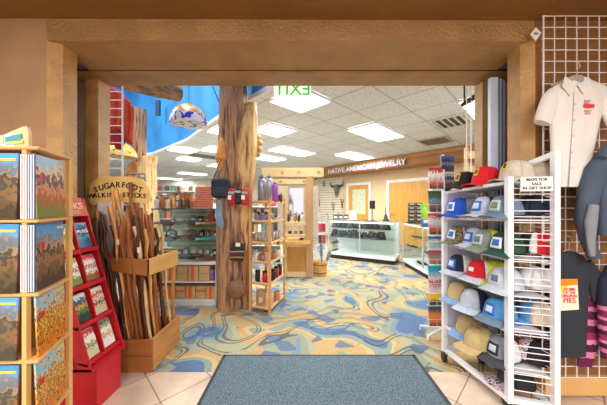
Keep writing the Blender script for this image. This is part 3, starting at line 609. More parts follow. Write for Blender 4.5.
# striped hooded pullovers
STR = ramp_mat('berry_stripes', [(0, (92, 22, 62)), (.12, (206, 116, 156)), (.2, (74, 16, 50)), (.3, (216, 130, 166)), (.36, (150, 40, 96)), (.46, (80, 18, 54)), (.55, (210, 120, 160)), (.63, (96, 24, 66)), (.74, (214, 126, 160)), (.8, (120, 30, 80)), (.92, (206, 116, 150))], 6, 2, .95, axis=2, namt=.05)
NAVY = mat('navy_knit', (34, 34, 52), .9, var=.1, bump=.2, bscale=80)
Y0 = 1.625
t = thing('striped_pullover', 'berry striped pullover sleeve hanging behind the black t-shirt', 'pullover', P(585, 366, Y0))
mb = sheetloft(smooth_secs([pt5(584, 366, .045, .012, Y0), pt5(589, 340, .065, .014, Y0), pt5(593, 310, .065, .014, Y0), pt5(595, 292, .045, .012, Y0)], 10), 20, .003, 3)
mb.build('body', STR, t)
t = thing('striped_pullover', 'berry striped pullover with navy shoulders at the right edge', 'pullover', P(610, 358, 1.57))
sheetloft(smooth_secs([pt5(616, 358, .085, .03, 1.57), pt5(614, 330, .09, .035, 1.57), pt5(613, 305, .09, .035, 1.57)], 8), 24, .005, 3).build('body', STR, t)
sheetloft(smooth_secs([pt5(613, 305, .092, .035, 1.57), pt5(614, 280, .095, .035, 1.57), pt5(616, 266, .06, .025, 1.57)], 8), 24, .004, 3).build('yoke', NAVY, t)
# folding gate panels parked in the slot
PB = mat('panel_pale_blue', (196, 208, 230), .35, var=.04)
t = thing('folded_gate', 'pale blue-white folded gate panels parked in the right door slot', 'folding gate', (1.58, 2.0, 0))
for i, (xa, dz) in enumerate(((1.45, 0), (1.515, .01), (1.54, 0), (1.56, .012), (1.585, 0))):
    MB().b2((xa, 1.95+i*.012, .02), (xa+(.058 if i == 0 else .014), 1.985+i*.012, 2.27+dz)).build('gate_panel', PB if i % 2 == 0 else mat('panel_dark_blue', (104, 124, 156), .4), t, bevel=.002)  # every second gate panel is a darker blue
# ================================================================== MAP RACK (left foreground)
Cn = Vector((-1.058, 1.0, 0)); Ff = Vector((-1.145, 1.235, 0)); Lf = Vector((-1.46, .985, 0)); Lb = Vector((-1.46, 1.235, 0))
mr = thing('map_rack', 'pine map rack with clear pockets, left foreground', 'display rack', (-1.26, 1.1, 0))
poly4 = [Lf, Cn, Ff, Lb]
def ring(e, z0, z1, m=PINE, nm='shelf'):
    c = sum(poly4, Vector())/4; ps = [(v+(v-c).normalized()*e) for v in poly4]
    return MB().prism([(p.x, p.y) for p in ps], z0, z1).build(nm, m, mr, bevel=.003)
ring(.012, 1.500, 1.512, nm='top_board')
TIER = [1.222, .930, .665, .39, .10]
for z in TIER: ring(.012, z-.012, z)
ring(-.004, 0, .088, nm='base')
for v, o_ in ((Cn, (-.05, .008)), (Ff, (0, -.004)), (Lf, (.01, .008)), (Lb, (.01, -.01))):
    MB().bar((v.x+o_[0], v.y+o_[1], .08), (v.x+o_[0], v.y+o_[1], 1.505), .018).build('post', PINE, mr)
MB().b2((-1.44, 1.10, .09), (-1.16, 1.11, 1.50)).build('back_panel', PINE, mr)
def pic(name, title, seed, kind='canyon'):
    if kind == 'canyon': st = [(0, (70, 56, 44)), (.18, (112, 84, 62)), (.34, (150, 104, 72)), (.48, (84, 72, 66)), (.6, (176, 140, 112)), (.7, (120, 126, 140)), (.8, (96, 150, 200)), (.9, title)]
    elif kind == 'fall': st = [(0, (222, 120, 20)), (.15, (60, 44, 30)), (.25, (236, 160, 40)), (.38, (110, 60, 24)), (.48, (240, 176, 60)), (.6, (84, 66, 44)), (.70, (214, 180, 140)), (.86, title)]
    else: st = [(0, (120, 130, 60)), (.2, (176, 104, 62)), (.4, (206, 140, 100)), (.55, (96, 90, 84)), (.68, (222, 190, 160)), (.8, (150, 186, 214)), (.9, title)]
    return ramp_mat(name, st, 9 if kind != 'fall' else 12, 10, .3, axis=2, namt=.8 if kind != 'fall' else 1.7, seed=seed, const=True, coord='Generated')
COVR = [pic('cover_canyon', (86, 156, 206), 1), pic('cover_hoodoo', (150, 190, 220), 2, 'hoodoo'), pic('cover_autumn', (120, 190, 214), 3, 'fall'), pic('cover_gorge', (70, 140, 200), 4)]
YEL = mat('title_yellow', (240, 206, 40), .5)
def facing(A, B, n): d = (B-A).normalized(); return d, Vector((d.y, -d.x, 0))
def booklet(nm, lab, cat, A, B, z0, h, cov, off=.012, th=.006, grp=None, title=True, lean=.01):
    """booklet standing between A and B (left to right as seen), facing outward"""
    d, n = facing(A, B, 0); t = thing(nm, lab, cat, tuple((A+B)/2+Vector((0, 0, z0))), 0, grp)
    a = A+n*off; b = B+n*off; q = n*-th; U = Vector((0, 0, 1)); l = n*-lean
    MB().hexa([a+U*z0, b+U*z0, b+q+U*z0, a+q+U*z0], [a+l+U*(z0+h), b+l+U*(z0+h), b+q+l+U*(z0+h), a+q+l+U*(z0+h)]).build('cover', cov, t)
    if title:
        e = n*.0015; f0, f1 = .80, .84
        p0 = a+(b-a)*.74+l*.85+U*(z0+h*.885)+e; p1 = a+(b-a)*.97+l*.85+U*(z0+h*.885)+e
        MB().hexa([p0, p1, p1-e, p0-e], [p0+U*h*.035, p1+U*h*.035, p1+U*h*.035-e, p0+U*h*.035-e]).build('title_band', YEL, t)
    return t
rows = [(1.225, .26), (.934, .27), (.669, .245), (.394, .25)]
desc = ['top', 'second', 'third', 'fourth']; knd = ['canyon landscape', 'canyon landscape', 'autumn cliffs', 'autumn cliffs']
for i, (z0, h) in enumerate(rows):
    A_ = Vector((-1.40, .992, 0)); B_ = Vector((-1.128, 1.0, 0))
    booklet('map_booklet', 'map booklet with blue and brown canyon cover, front pocket, %s tier of pine rack' % desc[i], 'map', A_, B_, z0, h, COVR[0 if i % 2 == 0 else 3])
    MB().hexa([A_+Vector((0, -.022, z0)), B_+Vector((0, -.022, z0)), B_+Vector((0, -.019, z0)), A_+Vector((0, -.019, z0))], [A_+Vector((0, -.022, z0+h*.8)), B_+Vector((0, -.022, z0+h*.8)), B_+Vector((0, -.019, z0+h*.8)), A_+Vector((0, -.019, z0+h*.8))]).build('clear_pocket', GLASS, mr)
    d, n = facing(Cn, Ff, 0); A2 = Cn+d*.012; B2 = Ff-d*.03
    cov = [COVR[1], COVR[3], COVR[2], COVR[2]][i]
    booklet('map_booklet', ['booklet with pale orange rock spires cover, side pocket, top tier of pine rack', 'booklet with brown canyon cover, side pocket, second tier of pine rack', 'booklet with orange rock spires cover, side pocket, third tier of pine rack', 'booklet with orange rock spires cover, side pocket, lowest visible tier of pine rack'][i], 'map', A2, B2, z0, h, cov, off=-.004 if i < 2 else .0)
    p = A2+d*.012+n*.0; MB().hexa([p+Vector((0, 0, z0+h*.62)), p+d*.022+Vector((0, 0, z0+h*.62)), p+d*.022+n*.002+Vector((0, 0, z0+h*.62)), p+n*.002+Vector((0, 0, z0+h*.62))], [p+Vector((0, 0, z0+h*.72)), p+d*.022+Vector((0, 0, z0+h*.72)), p+d*.022+n*.002+Vector((0, 0, z0+h*.72)), p+n*.002+Vector((0, 0, z0+h*.72))]).build('price_sticker', RED, mr)
# stacks of booklets seen by their spines, in the two upper tiers
SPN = mat('spine_white', (214, 218, 228), .5, var=.05); SPB = mat('spine_blue', (64, 84, 128), .5)
for i in (0, 1):
    z0, h = rows[i]
    for j in range(6):
        x = -1.121+j*.0088; t = thing('map_booklet', 'thin booklet showing its white spine in the %s tier stack of pine rack' % desc[i], 'map', (x, 1.01, z0), 0, 'spine-out booklets in the %s tier' % desc[i])
        MB().b2((x, .998+j*.001, z0), (x+.006, max(1.008, min(1.09, 1.0+(-1.086-x)/.37)), z0+h-.002)).build('cover', SPB, t); MB().b2((x+.0008, .9965+j*.001, z0), (x+.0055, .999+j*.001, z0+h-.004)).build('spine', SPN, t)
t = thing('topper_sign', 'white topper sign with blue-green picture on top of the pine map rack', 'sign', (-1.2, 1.05, 1.512))
sx = [(-1.30, 1.06), (-1.10, 1.10)]
q = []
for f, z in ((0, 1.513), (1, 1.513), (1, 1.60), (.93, 1.622), (.8, 1.62), (.1, 1.578), (0, 1.56)):
    q.append((-1.244+f*.087, 1.03+f*.03, z-(.012 if z > 1.55 else 0)))
MB().hexa(q, [(a, b+.014, c) for a, b, c in q]).build('board', PALE, t)
q2 = [(a+(.006 if k in (0, 5, 6) else -.014), b-.002, c-(.008 if k > 1 else -.004)) for k, (a, b, c) in enumerate(q)]
MB().hexa(q2, [(a, b+.004, c) for a, b, c in q2]).build('face', PAPER, t)
def onface(f0, f1, z0, z1, dz, m, nm):
    a = (-1.244+f0*.087, 1.0245+f0*.03); b = (-1.244+f1*.087, 1.0245+f1*.03)
    MB().hexa([(*a, z0), (*b, z0+dz), (b[0], b[1]+.003, z0+dz), (a[0], a[1]+.003, z0)], [(*a, z1), (*b, z1+dz*2), (b[0], b[1]+.003, z1+dz*2), (a[0], a[1]+.003, z1)]).build(nm, m, t)
onface(.25, .8, 1.538, 1.558, .01, mat('teal_print', (70, 150, 160), .6), 'picture'); onface(.25, .85, 1.528, 1.536, .01, mat('lime_print', (200, 214, 110), .6), 'stripe'); onface(.08, .2, 1.53, 1.565, .0, mat('badge_print', (176, 200, 160), .6), 'badge')
# ================================================================== RED BOOK RACK
rk = thing('book_rack', 'red slanted book rack with eight pockets beside the map rack', 'display rack', (-1.4, 1.66, 0))
YA, YB = 1.52, 1.80; Z0, Z1 = .30, 1.20
def fx(z): return -1.315-(z-.30)*.245      # x of slanted face
MB().prism([(-1.56, YA+.03), (-1.29, YA+.05), (-1.29, YB-.02), (-1.56, YB-.02)], 0, .29).build('base', RED, rk, bevel=.002)
# side panels
for y in (YA, YB-.008): MB().hexa([(fx(.27)+.03, y, .27), (-1.60, y, .27), (-1.62, y, 1.33), (fx(1.33)-.002, y, 1.33)], [(fx(.27)+.03, y+.008, .27), (-1.60, y+.008, .27), (-1.62, y+.008, 1.33), (fx(1.33)-.002, y+.008, 1.33)]).build('side_panel', RED, rk)
MB().hexa([(-1.60, YA, .27), (fx(.27)+.035, YA, .27), (fx(.27)+.035, YB, .27), (-1.60, YB, .27)], [(-1.60, YA, .285), (fx(.27)+.04, YA, .285), (fx(.27)+.04, YB, .285), (-1.60, YB, .285)]).build('bottom_tray', RED, rk)
TZ = [.31, .53, .755, .975]
for i, z in enumerate(TZ):
    MB().hexa([(fx(z)-.055, YA, z+.01), (fx(z)+.012, YA, z-.012), (fx(z)+.012, YB, z-.012), (fx(z)-.055, YB, z+.01)], [(fx(z)-.055, YA, z+.016), (fx(z)+.014, YA, z+.004), (fx(z)+.014, YB, z+.004), (fx(z)-.055, YB, z+.016)]).build('shelf', RED, rk)
    MB().hexa([(fx(z)+.010, YA, z-.012), (fx(z)+.014, YA, z-.012), (fx(z)+.014, YB, z-.012), (fx(z)+.010, YB, z-.012)], [(fx(z)+.011, YA, z+.016), (fx(z)+.015, YA, z+.016), (fx(z)+.015, YB, z+.016), (fx(z)+.011, YB, z+.016)]).build('shelf_lip', RED, rk)
ym = (YA+YB)/2
MB().hexa([(fx(.30)+.012, ym-.004, .30), (fx(.30)-.06, ym-.004, .30), (fx(1.2)-.06, ym-.004, 1.2), (fx(1.2)+.008, ym-.004, 1.2)], [(fx(.30)+.012, ym+.004, .30), (fx(.30)-.06, ym+.004, .30), (fx(1.2)-.06, ym+.004, 1.2), (fx(1.2)+.008, ym+.004, 1.2)]).build('divider', RED, rk)
MB().hexa([(fx(.28)-.06, YA, .28), (fx(.28)-.066, YA, .28), (fx(.28)-.066, YB, .28), (fx(.28)-.06, YB, .28)], [(fx(1.3)-.06, YA, 1.3), (fx(1.3)-.066, YA, 1.3), (fx(1.3)-.066, YB, 1.3), (fx(1.3)-.06, YB, 1.3)]).build('back_panel', mat('deep_red', (150, 14, 36), .5), rk)
h = MB().hexa([(fx(1.2)+.004, YA, 1.205), (fx(1.2)-.004, YA, 1.205), (fx(1.2)-.004, YB, 1.205), (fx(1.2)+.004, YB, 1.205)], [(fx(1.33)+.004, YA+.015, 1.33), (fx(1.33)-.004, YA+.015, 1.33), (fx(1.33)-.004, YB-.03, 1.33), (fx(1.33)+.004, YB-.03, 1.33)]).build('header_card', mat('header_coral', (206, 92, 66), .5, var=.12), rk)
text('BOOKS', 'lettering', mat('letter_peach', (238, 196, 150), .6), h, TM((fx(1.275)+.006, ym, 1.272), (0, 1, 0), (-.245, 0, 1)), .062, .001, .001)
for k in range(3): 
    z = 1.222+k*.009; MB().hexa([(fx(z)+.0055, YA+.05, z), (fx(z)+.0055, YB-.06, z), (fx(z)+.004, YB-.06, z), (fx(z)+.004, YA+.05, z)], [(fx(z)+.0055, YA+.05, z+.003), (fx(z)+.0055, YB-.06, z+.003), (fx(z)+.004, YB-.06, z+.003), (fx(z)+.004, YA+.05, z+.003)]).build('header_line', mat('letter_peach', (238, 196, 150), .6), h)
bk = [[('green and white cover with dish picture', [(0, (210, 200, 170)), (.35, (120, 150, 70)), (.5, (230, 220, 190)), (.62, (236, 236, 230)), (.8, (190, 60, 50))]), ('white cover with pale cup picture', [(0, (230, 228, 224)), (.35, (206, 170, 130)), (.55, (236, 234, 230)), (.75, (150, 160, 120)), (.9, (90, 90, 90))])],
      [('dark teal cover with bright green picture', [(0, (24, 50, 56)), (.3, (60, 120, 60)), (.5, (220, 160, 60)), (.62, (36, 92, 104)), (.85, (200, 220, 220))]), ('cream cover with brown food picture', [(0, (220, 200, 170)), (.35, (110, 66, 40)), (.5, (226, 214, 196)), (.7, (200, 60, 50)), (.85, (240, 236, 226))])],
      [('white and orange cover with salad picture', [(0, (120, 140, 60)), (.3, (230, 222, 210)), (.5, (190, 90, 40)), (.62, (240, 238, 232)), (.85, (200, 150, 60))]), ('white cover with bread pictures and red title', [(0, (150, 90, 50)), (.3, (236, 232, 224)), (.5, (170, 110, 60)), (.62, (240, 238, 234)), (.82, (206, 40, 40))])],
      [('yellow and green cover, partly behind map rack', [(0, (236, 180, 60)), (.4, (120, 150, 80)), (.6, (236, 220, 120)), (.8, (80, 110, 160))]), ('dark blue cover with white lettering pattern', [(0, (30, 100, 150)), (.35, (60, 160, 170)), (.5, (24, 44, 100)), (.62, (236, 240, 244)), (.70, (24, 50, 110)), (.9, (90, 160, 200))])]]
rn = ['bottom', 'third', 'second', 'top']
for i, z in enumerate(TZ):
    for j in (0, 1):
        y0 = YA+.016+j*(ym-YA-.004); y1 = y0+.10; zz = z+.017; lab, st = bk[i][j]
        cm = ramp_mat('book_cover_%s%s' % ('abcd'[i], 'xy'[j]), st, 10, 5, .35, axis=2, namt=.8, seed=i*2+j+10)
        t = thing('book', 'book, %s, %s row of red rack, %s column' % (lab, rn[i], ('near', 'far')[j]), 'book', (fx(zz)-.02, y0+.05, zz), 0, 'books in the red rack')
        hh = .165
        def q_(x, z_): return [(x, y0, z_), (x-.018, y0, z_), (x-.018, y1, z_), (x, y1, z_)]
        MB().hexa(q_(fx(zz)-.002, zz), q_(fx(zz+hh)-.012, zz+hh)).build('pages', PAPER, t)
        def q2_(x, z_): return [(x, y0, z_), (x-.002, y0, z_), (x-.002, y1, z_), (x, y1, z_)]
        MB().hexa(q2_(fx(zz)+.0005, zz), q2_(fx(zz+hh)-.0095, zz+hh)).build('cover', cm, t)
# ================================================================== WALKING STICKS
cr = thing('stick_crate', 'slatted wooden crate holding the walking sticks', 'crate', (-1.33, 2.1, 0))
WOODC = mat('crate_wood', (196, 136, 74), .55, var=.18, scale=4, stretch=(1, 1, 5), bump=.3)
WOODD = mat('crate_wood_dark', (156, 98, 48), .55, var=.15, scale=4, stretch=(1, 1, 5), bump=.3)
bx0, bx1, by0, by1 = -1.50, -1.155, 1.92, 2.35
for k in (0, 1):
    z0 = .005+k*.125; z1 = z0+.12
    MB().b2((bx0, by0, z0), (bx1, by0+.018, z1)).build('board', WOODD, cr); MB().b2((bx1-.018, by0+.019, z0), (bx1, by1, z1)).build('board', WOODC, cr)
    MB().b2((bx0, by1-.018, z0), (bx1-.02, by1, z1)).build('board', WOODC, cr); MB().b2((bx0, by0+.02, z0), (bx0+.018, by1-.02, z1)).build('board', WOODC, cr)
MB().b2((bx0+.02, by0+.02, .004), (bx1-.02, by1-.02, .018)).build('floor_board', WOODC, cr)
# upper collar
ux0, ux1 = -1.49, -1.195
MB().hexa([(ux0, 1.93, .775), (ux1, 1.93, .735), (ux1, 1.95, .735), (ux0, 1.95, .775)], [(ux0, 1.93, .88), (ux1, 1.93, .86), (ux1, 1.95, .86), (ux0, 1.95, .88)]).build('collar_board', WOODD, cr)
MB().hexa([(ux1, 1.93, .735), (ux1, 2.40, .71), (ux1-.018, 2.40, .71), (ux1-.018, 1.951, .735)], [(ux1, 1.93, .86), (ux1, 2.40, .85), (ux1-.018, 2.40, .85), (ux1-.018, 1.951, .86)]).build('collar_board', mat('crate_wood_light', (214, 164, 96), .5, var=.12, scale=4, stretch=(1, 1, 5)), cr)
MB().b2((ux0, 2.38, .73), (ux1-.02, 2.398, .85)).build('collar_board', WOODC, cr); MB().b2((ux0-.02, 1.95, .75), (ux0, 2.38, .87)).build('collar_board', WOODC, cr)
MB().b2((-1.515, 2.352, .0), (-1.47, 2.378, 1.22)).build('upright', WOODC, cr); MB().b2((-1.235, 2.352, .0), (-1.215, 2.378, .80)).build('upright', WOODC, cr)
MB().b2((-1.70, 2.08, .0), (-1.56, 2.10, 1.30)).build('support_panel', mat('white_panel', (206, 200, 206), .6, var=.03), cr)
# sign board
t = thing('sign_board', 'golden wooden sign board SUGARFOOT WALKING STICKS with rounded top, behind sticks', 'sign', (-1.55, 2.11, 1.28))
pl = []
xs0, xs1 = P(89.5, 0, 2.11)[0], P(148, 0, 2.11)[0]; xc = (xs0+xs1)/2; hw = (xs1-xs0)/2
for i in range(13): a = pi*i/12; pl.append((xc+hw*(cos(a)**3*.15+cos(a)*.85 if False else (1 if cos(a) > 0 else -1)*abs(cos(a))**.6), 1.385+.135*sin(a)**.8))
pl += [(xs0+.0, 1.30), (xs0+.04, 1.275), (xs0+.08, 1.30), (xc, 1.305), (xs1-.06, 1.30), (xs1, 1.285)]
sb = MB().plate([(a, b) for a, b in pl], 2.103, 2.125).build('board', mat('sign_gold_wood', (226, 186, 112), .5, var=.10, scale=4, stretch=(1, 1, 5)), t, bevel=.002)
for k, ch in enumerate('SUGARFOOT'):
    f = (k-4)/4; a = f*.50; text(ch, 'lettering', INK, t, TM((xc+f*.185, 2.100, 1.447-.026*f*f*1.6), (cos(-a*.55), 0, sin(-a*.55)), (sin(a*.55), 0, cos(a*.55))), .066, .001, .0012)
for k, ch in enumerate('WALKING STICKS'):
    if ch != ' ': f = (k-6.5)/6.5; text(ch, 'lettering', INK, t, TM((xc+f*.222, 2.100, 1.365-.012*f*f), (1, 0, -.12*f), (.12*f, 0, 1)), .052, .001, .0012)
# sticks
SM = [mat('stick_dark', (74, 40, 22), .25, var=.3, scale=14, stretch=(1, 1, .4), bump=.3), mat('stick_brown', (146, 84, 42), .25, var=.3, scale=14, stretch=(1, 1, .4), bump=.3), mat('stick_honey', (216, 156, 88), .35, var=.3, scale=14, stretch=(1, 1, .4), bump=.3), mat('stick_pale', (212, 176, 130), .4, var=.2, scale=14, bump=.3)]
SL = ['dark brown', 'mid brown', 'honey coloured', 'pale']
rs = random.Random(5)
for k in range(48):
    bx = -1.465+(k % 12)/11*.28+rs.uniform(-.01, .01); by = 1.965+(k//12)*.10+rs.uniform(-.02, .02)
    fr = (bx+1.465)/.28
    tx = -1.66+fr*.36+rs.uniform(-.04, .04); ty = by-.02+rs.uniform(-.04, .05); tz = 1.17+rs.uniform(-.10, .10)+(.28 if k in (15, 18, 19, 28, 30) else 0)
    if k % 12 > 9: tz -= .08
    mi = rs.choice((0, 0, 1, 1, 2, 2, 3)); r = rs.uniform(.010, .0155); pth = []; rr = []
    for q in range(11):
        f = q/10; g = 1-f
        cxm = bx+(tx-bx)*f; 
        if f*tz < .86: 
            pass
        pth.append((cxm+.010*sin(q*1.9+k), by+(ty-by)*f+.008*cos(q*2.3+k), .02+tz*f-.02*0)); rr.append(r*(.85+.25*f+.18*sin(q*2.7+k)))
    o = MB().tube(pth, rr, 7).build('walking_stick', SM[mi]); tag(o, '%s knobbly wooden walking stick standing in the crate' % SL[mi], 'walking stick', '%s walking sticks in the crate' % SL[mi])
    if k % 5 == 0:
        p = pth[8]; tg = MB().b2((p[0]+.012, p[1]-.022, p[2]-.05), (p[0]+.034, p[1]-.020, p[2]-.01)); tg.build('price_tag', PAPER, o, world=False)
# ================================================================== TREES AND THE VAULT
def trunkmat(nm, a, b_, c_, seed=0):
    return ramp_mat(nm, [(.30, a), (.42, b_), (.50, c_), (.56, b_), (.64, a)], 5, 6, .7, coord='Object', stretch=(3.2, 3.2, .35), const=False, bump=.9, seed=seed)
TR1 = trunkmat('bark_grey_brown', (86, 58, 44), (142, 104, 80), (190, 144, 100), 1); TR2 = trunkmat('bare_wood_cream', (128, 82, 44), (206, 160, 98), (226, 192, 134), 2)
TR3 = trunkmat('bark_rust', (120, 70, 36), (178, 120, 68), (214, 160, 96), 3)
def trunk(mb, ks, n=22, seed=0, rough=.10):
    """ks: (x, y, z, r) ; lumpy trunk with bark ridges"""
    rd = random.Random(seed); ph = [rd.random()*6 for _ in range(6)]; vs = []; m_ = 0; out = []
    N_ = 30
    for i in range(N_+1):
        f = i/N_*(len(ks)-1); k = min(int(f), len(ks)-2); u = f-k; u = u*u*(3-2*u); out.append([ks[k][q]*(1-u)+ks[k+1][q]*u for q in range(4)])
    for i, (x, y, z, r) in enumerate(out):
        for j in range(n):
            a = 2*pi*j/n; rr = r*(1+rough*sin(3*a+ph[0]+z*.8)+rough*.7*sin(7*a+ph[1]-z*1.3)+rough*.4*sin(13*a+ph[2]+z*4)+rough*.3*sin(z*7+ph[3]))
            vs.append((x+rr*cos(a), y+rr*sin(a), z))
    fs = [(i*n+j, i*n+(j+1) % n, (i+1)*n+(j+1) % n, (i+1)*n+j) for i in range(N_) for j in range(n)]
    mb.add(vs, fs, True); mb.add(vs[:n], [tuple(range(n))]); mb.add(vs[-n:], [tuple(range(n))]); return mb
TY = 3.2
def tx(px_): return P(px_, 0, TY)[0]
t = thing('tree_trunk', 'big weathered tree trunk column in the shop centre-left, bags hung on it', 'tree trunk', (tx(236), TY, 0))
trunk(MB(), [(tx(233), TY, 0, .205), (tx(233), TY, .45, .195), (tx(232), TY, 1.0, .18), (tx(229), TY, 1.5, .155), (tx(232), TY, 1.9, .155), (tx(234), TY, 2.4, .165), (tx(234), TY, 3.1, .175)], 26, 3, .07).build('main_stem', TR1, t)
trunk(MB(), [(tx(240), TY+.0, .02, .10), (tx(241), TY-.01, .9, .095), (tx(245), TY-.0, 1.5, .11), (tx(248), TY-.05, 2.0, .125), (tx(250), TY-.03, 2.4, .10), (tx(252), TY-.02, 2.56, .06)], 20, 8, .08).build('pale_stem', TR2, t)
trunk(MB(), [(tx(224), TY-.09, 1.70, .03), (tx(224), TY-.12, 1.85, .075), (tx(225), TY-.10, 2.05, .05), (tx(226), TY-.06, 2.2, .02)], 14, 2, .06).build('bare_patch', mat('orange_wood', (222, 150, 80), .6, var=.15), t)
kn = MB(); kn.lathe([(0, .03), (.07, .024), (.10, 0), (.12, -.03)], (0, 0, 0), 18)
R_ = Matrix.Rotation(pi/2, 4, 'X'); kn.v = [tuple((Matrix.Translation((tx(241), TY-.235, P(0, 289, 3.0)[2])) @ R_) @ Vector(v)) for v in kn.v]; kn.build('knot', mat('knot_wood', (132, 92, 64), .6, var=.35, scale=30), t)
for px_, py_, r in ((259, 137, .03), (260, 143, .04), (259, 149, .045), (258, 155, .035), (261, 150, .02)):
    p = P(px_, py_, TY-.02); b = MB().lathe([(0, -r), (r*.7, -r*.7), (r, 0), (r*.7, r*.7), (0, r)], p, 10); b.build('burl', TR2, t)
# second, farther tree and fallen log
t = thing('tree_trunk', 'grey flat-topped far trunk rising against the blue vault wall', 'tree trunk', (P(140, 0, 5)[0], 5.0, 0))
f2 = lambda x: P(x, 0, 5)[0]
trunk(MB(), [(f2(139.5), 5, 0, .16), (f2(139.5), 5, 1.5, .14), (f2(139.5), 5, 2.2, .12), (f2(139.5), 5, 3.18, .12)], 18, 5, .05).build('stem', TR1, t)
trunk(MB(), [(f2(150), 4.9, 0, .26), (f2(149), 4.9, 1.6, .17), (f2(149), 4.9, 2.0, .15), (f2(152), 4.9, 2.2, .14), (f2(157), 4.9, 2.24, .06)], 18, 6, .10).build('split_stem', TR2, t)
trunk(MB(), [(f2(139), 4.9, 1.65, .13), (f2(138), 4.88, 1.9, .14), (f2(139), 4.9, 2.1, .09)], 14, 7, .05).build('bare_patch', mat('orange_wood', (222, 150, 80), .6), t)
lg = MB(); pth = [P(95, 66, 2.9), P(120, 77, 3.05), P(150, 86, 3.3), P(179, 93, 3.6)]
lg.tube(pth, [.13, .13, .125, .118], 16); o = lg.build('log', ramp_mat('log_bark', [(.3, (96, 76, 64)), (.45, (158, 124, 98)), (.55, (196, 150, 108)), (.7, (110, 84, 66))], 6, 5, .7, coord='Object', stretch=(.5, 1, 3), const=False, bump=.8)); tag(o, 'grey-brown log jutting through the blue vault at upper left', 'log')
# hanging lamps
def shade(name, label, px_, py_, Y, rad, hgt, mt, mb_, wire_to):
    x, y, z = P(px_, py_, Y); t = thing(name, label, 'pendant lamp', (x, y, z))
    pr = [(rad*sin(a), hgt*cos(a)) for a in [i*pi/2/8 for i in range(9)]]
    up = [p for p in pr if p[1] > hgt*.5]; lo = [p for p in pr if p[1] <= hgt*.5+.001]
    a = MB().lathe(pr[:7], (x, y, z), 24); a.build('shade', mt, t)
    a = MB().lathe(pr[6:], (x, y, z), 24); a.build('shade_rim', mb_, t)
    MB().rod((x, y, z+hgt), (x, y, wire_to), .004).build('cord', BLACK, t)
    MB().lathe([(0, .03), (.02, .02), (.022, 0), (0, 0)], (x, y, z+hgt), 12).build('cap_fitting', mat('brass', (190, 150, 70), .3, .8), t)
    MB().lathe([(0, -.05), (.04, -.03), (.045, .01), (.02, .05)], (x, y, z+hgt*.45), 12).build('bulb', mat('bulb_glow', (255, 240, 200), .3, emit=2.0), t)
GLS = ramp_mat('stained_white_blue', [(0, (60, 50, 170)), (.36, (232, 222, 222)), (.475, (60, 50, 170)), (.53, (236, 226, 222))], 6, 1, .3, coord='Object', seed=2)
GLT = ramp_mat('stained_amber', [(0, (200, 140, 60)), (.45, (222, 170, 90)), (.6, (236, 196, 120))], 10, 1, .3, coord='Object')
shade('pendant_lamp', 'domed white, blue and amber glass pendant lamp near the trunk', 189, 124, 3.9, .275, .30, GLT, GLS, 5.19)
shade('pendant_lamp', 'amber domed glass pendant lamp below the red cloth', 121, 157, 4.6, .25, .26, mat('amber_glass', (244, 176, 60), .3, var=.15, emit=.25), ramp_mat('amber_brown', [(0, (120, 70, 40)), (.40, (240, 190, 90)), (.6, (244, 200, 110))], 14, 1, .3, coord='Object'), 5.19)
t = MB().tube([P(208, 75, 3.3), P(214, 90, 3.3), (P(220, 0, 3.3)[0], 3.3, P(0, 104, 3.3)[2])], .005, 6).build('cable', BLACK); tag(t, 'thin dark cable running to the tall trunk', 'cable')
# red cloth on white ladder grid
YL_ = 2.75
gl = thing('gridwall', 'narrow white wire grid ladder behind the left jamb, red cloth on it', 'wire grid', (P(116, 0, YL_)[0], YL_, 0))
mb = MB()
for a in (101, 122.5): mb.rod((P(a, 0, YL_)[0], YL_, .02), (P(a, 0, YL_)[0], YL_, 2.66), .010, 6)
mb.build('uprights', WIRE, gl); mb = MB()
for i in range(28): mb.rod((P(101, 0, YL_)[0], YL_, .1+i*.093), (P(122.5, 0, YL_)[0], YL_, .1+i*.093), .005, 5)
mb.build('rungs', WIRE, gl)
t = thing('red_cloth', 'rust red cloth draped over the left white grid', 'cloth', P(120, 145, 2.9))
q = [P(112, 88, 2.95), P(124, 96, 2.95), P(132, 105, 2.95), P(134, 120, 2.95), P(135, 137, 2.95), P(125, 145, 2.95), P(116, 146, 2.95), P(105, 140, 2.95), P(104, 95, 2.95)]
def cl(u, v):
    L_ = [Vector(P(104, 86, 2.9)), Vector(P(103, 146, 2.9))]; 
    top = Vector(P(104+u*30, 86+u*u*22, 2.88)); bot = Vector(P(103+u*33, 143-(u-.5)**2*18+4*sin(u*9), 2.88)); p = top*(1-v)+bot*v
    return (p.x, p.y+.035*sin(u*15+v*2.5)*(.3+v)+.02*sin(u*31), p.z)
MB().grid(cl, 26, 14, t=.02).build('cloth', mat('rust_red', (206, 76, 48), .85, var=.14, scale=5, bump=.2), t)
sl_ = MB(); limb(sl_, [(P(114, 0, 2.8)[0], 2.82, P(0, 130, 2.8)[2], .05, .04), (P(118, 0, 2.8)[0], 2.82, P(0, 142, 2.8)[2], .06, .05), (P(117, 0, 2.8)[0], 2.82, P(0, 149, 2.8)[2], .03, .03)]); sl_.build('fold', mat('crimson_cloth', (150, 26, 40), .85, var=.15), t)
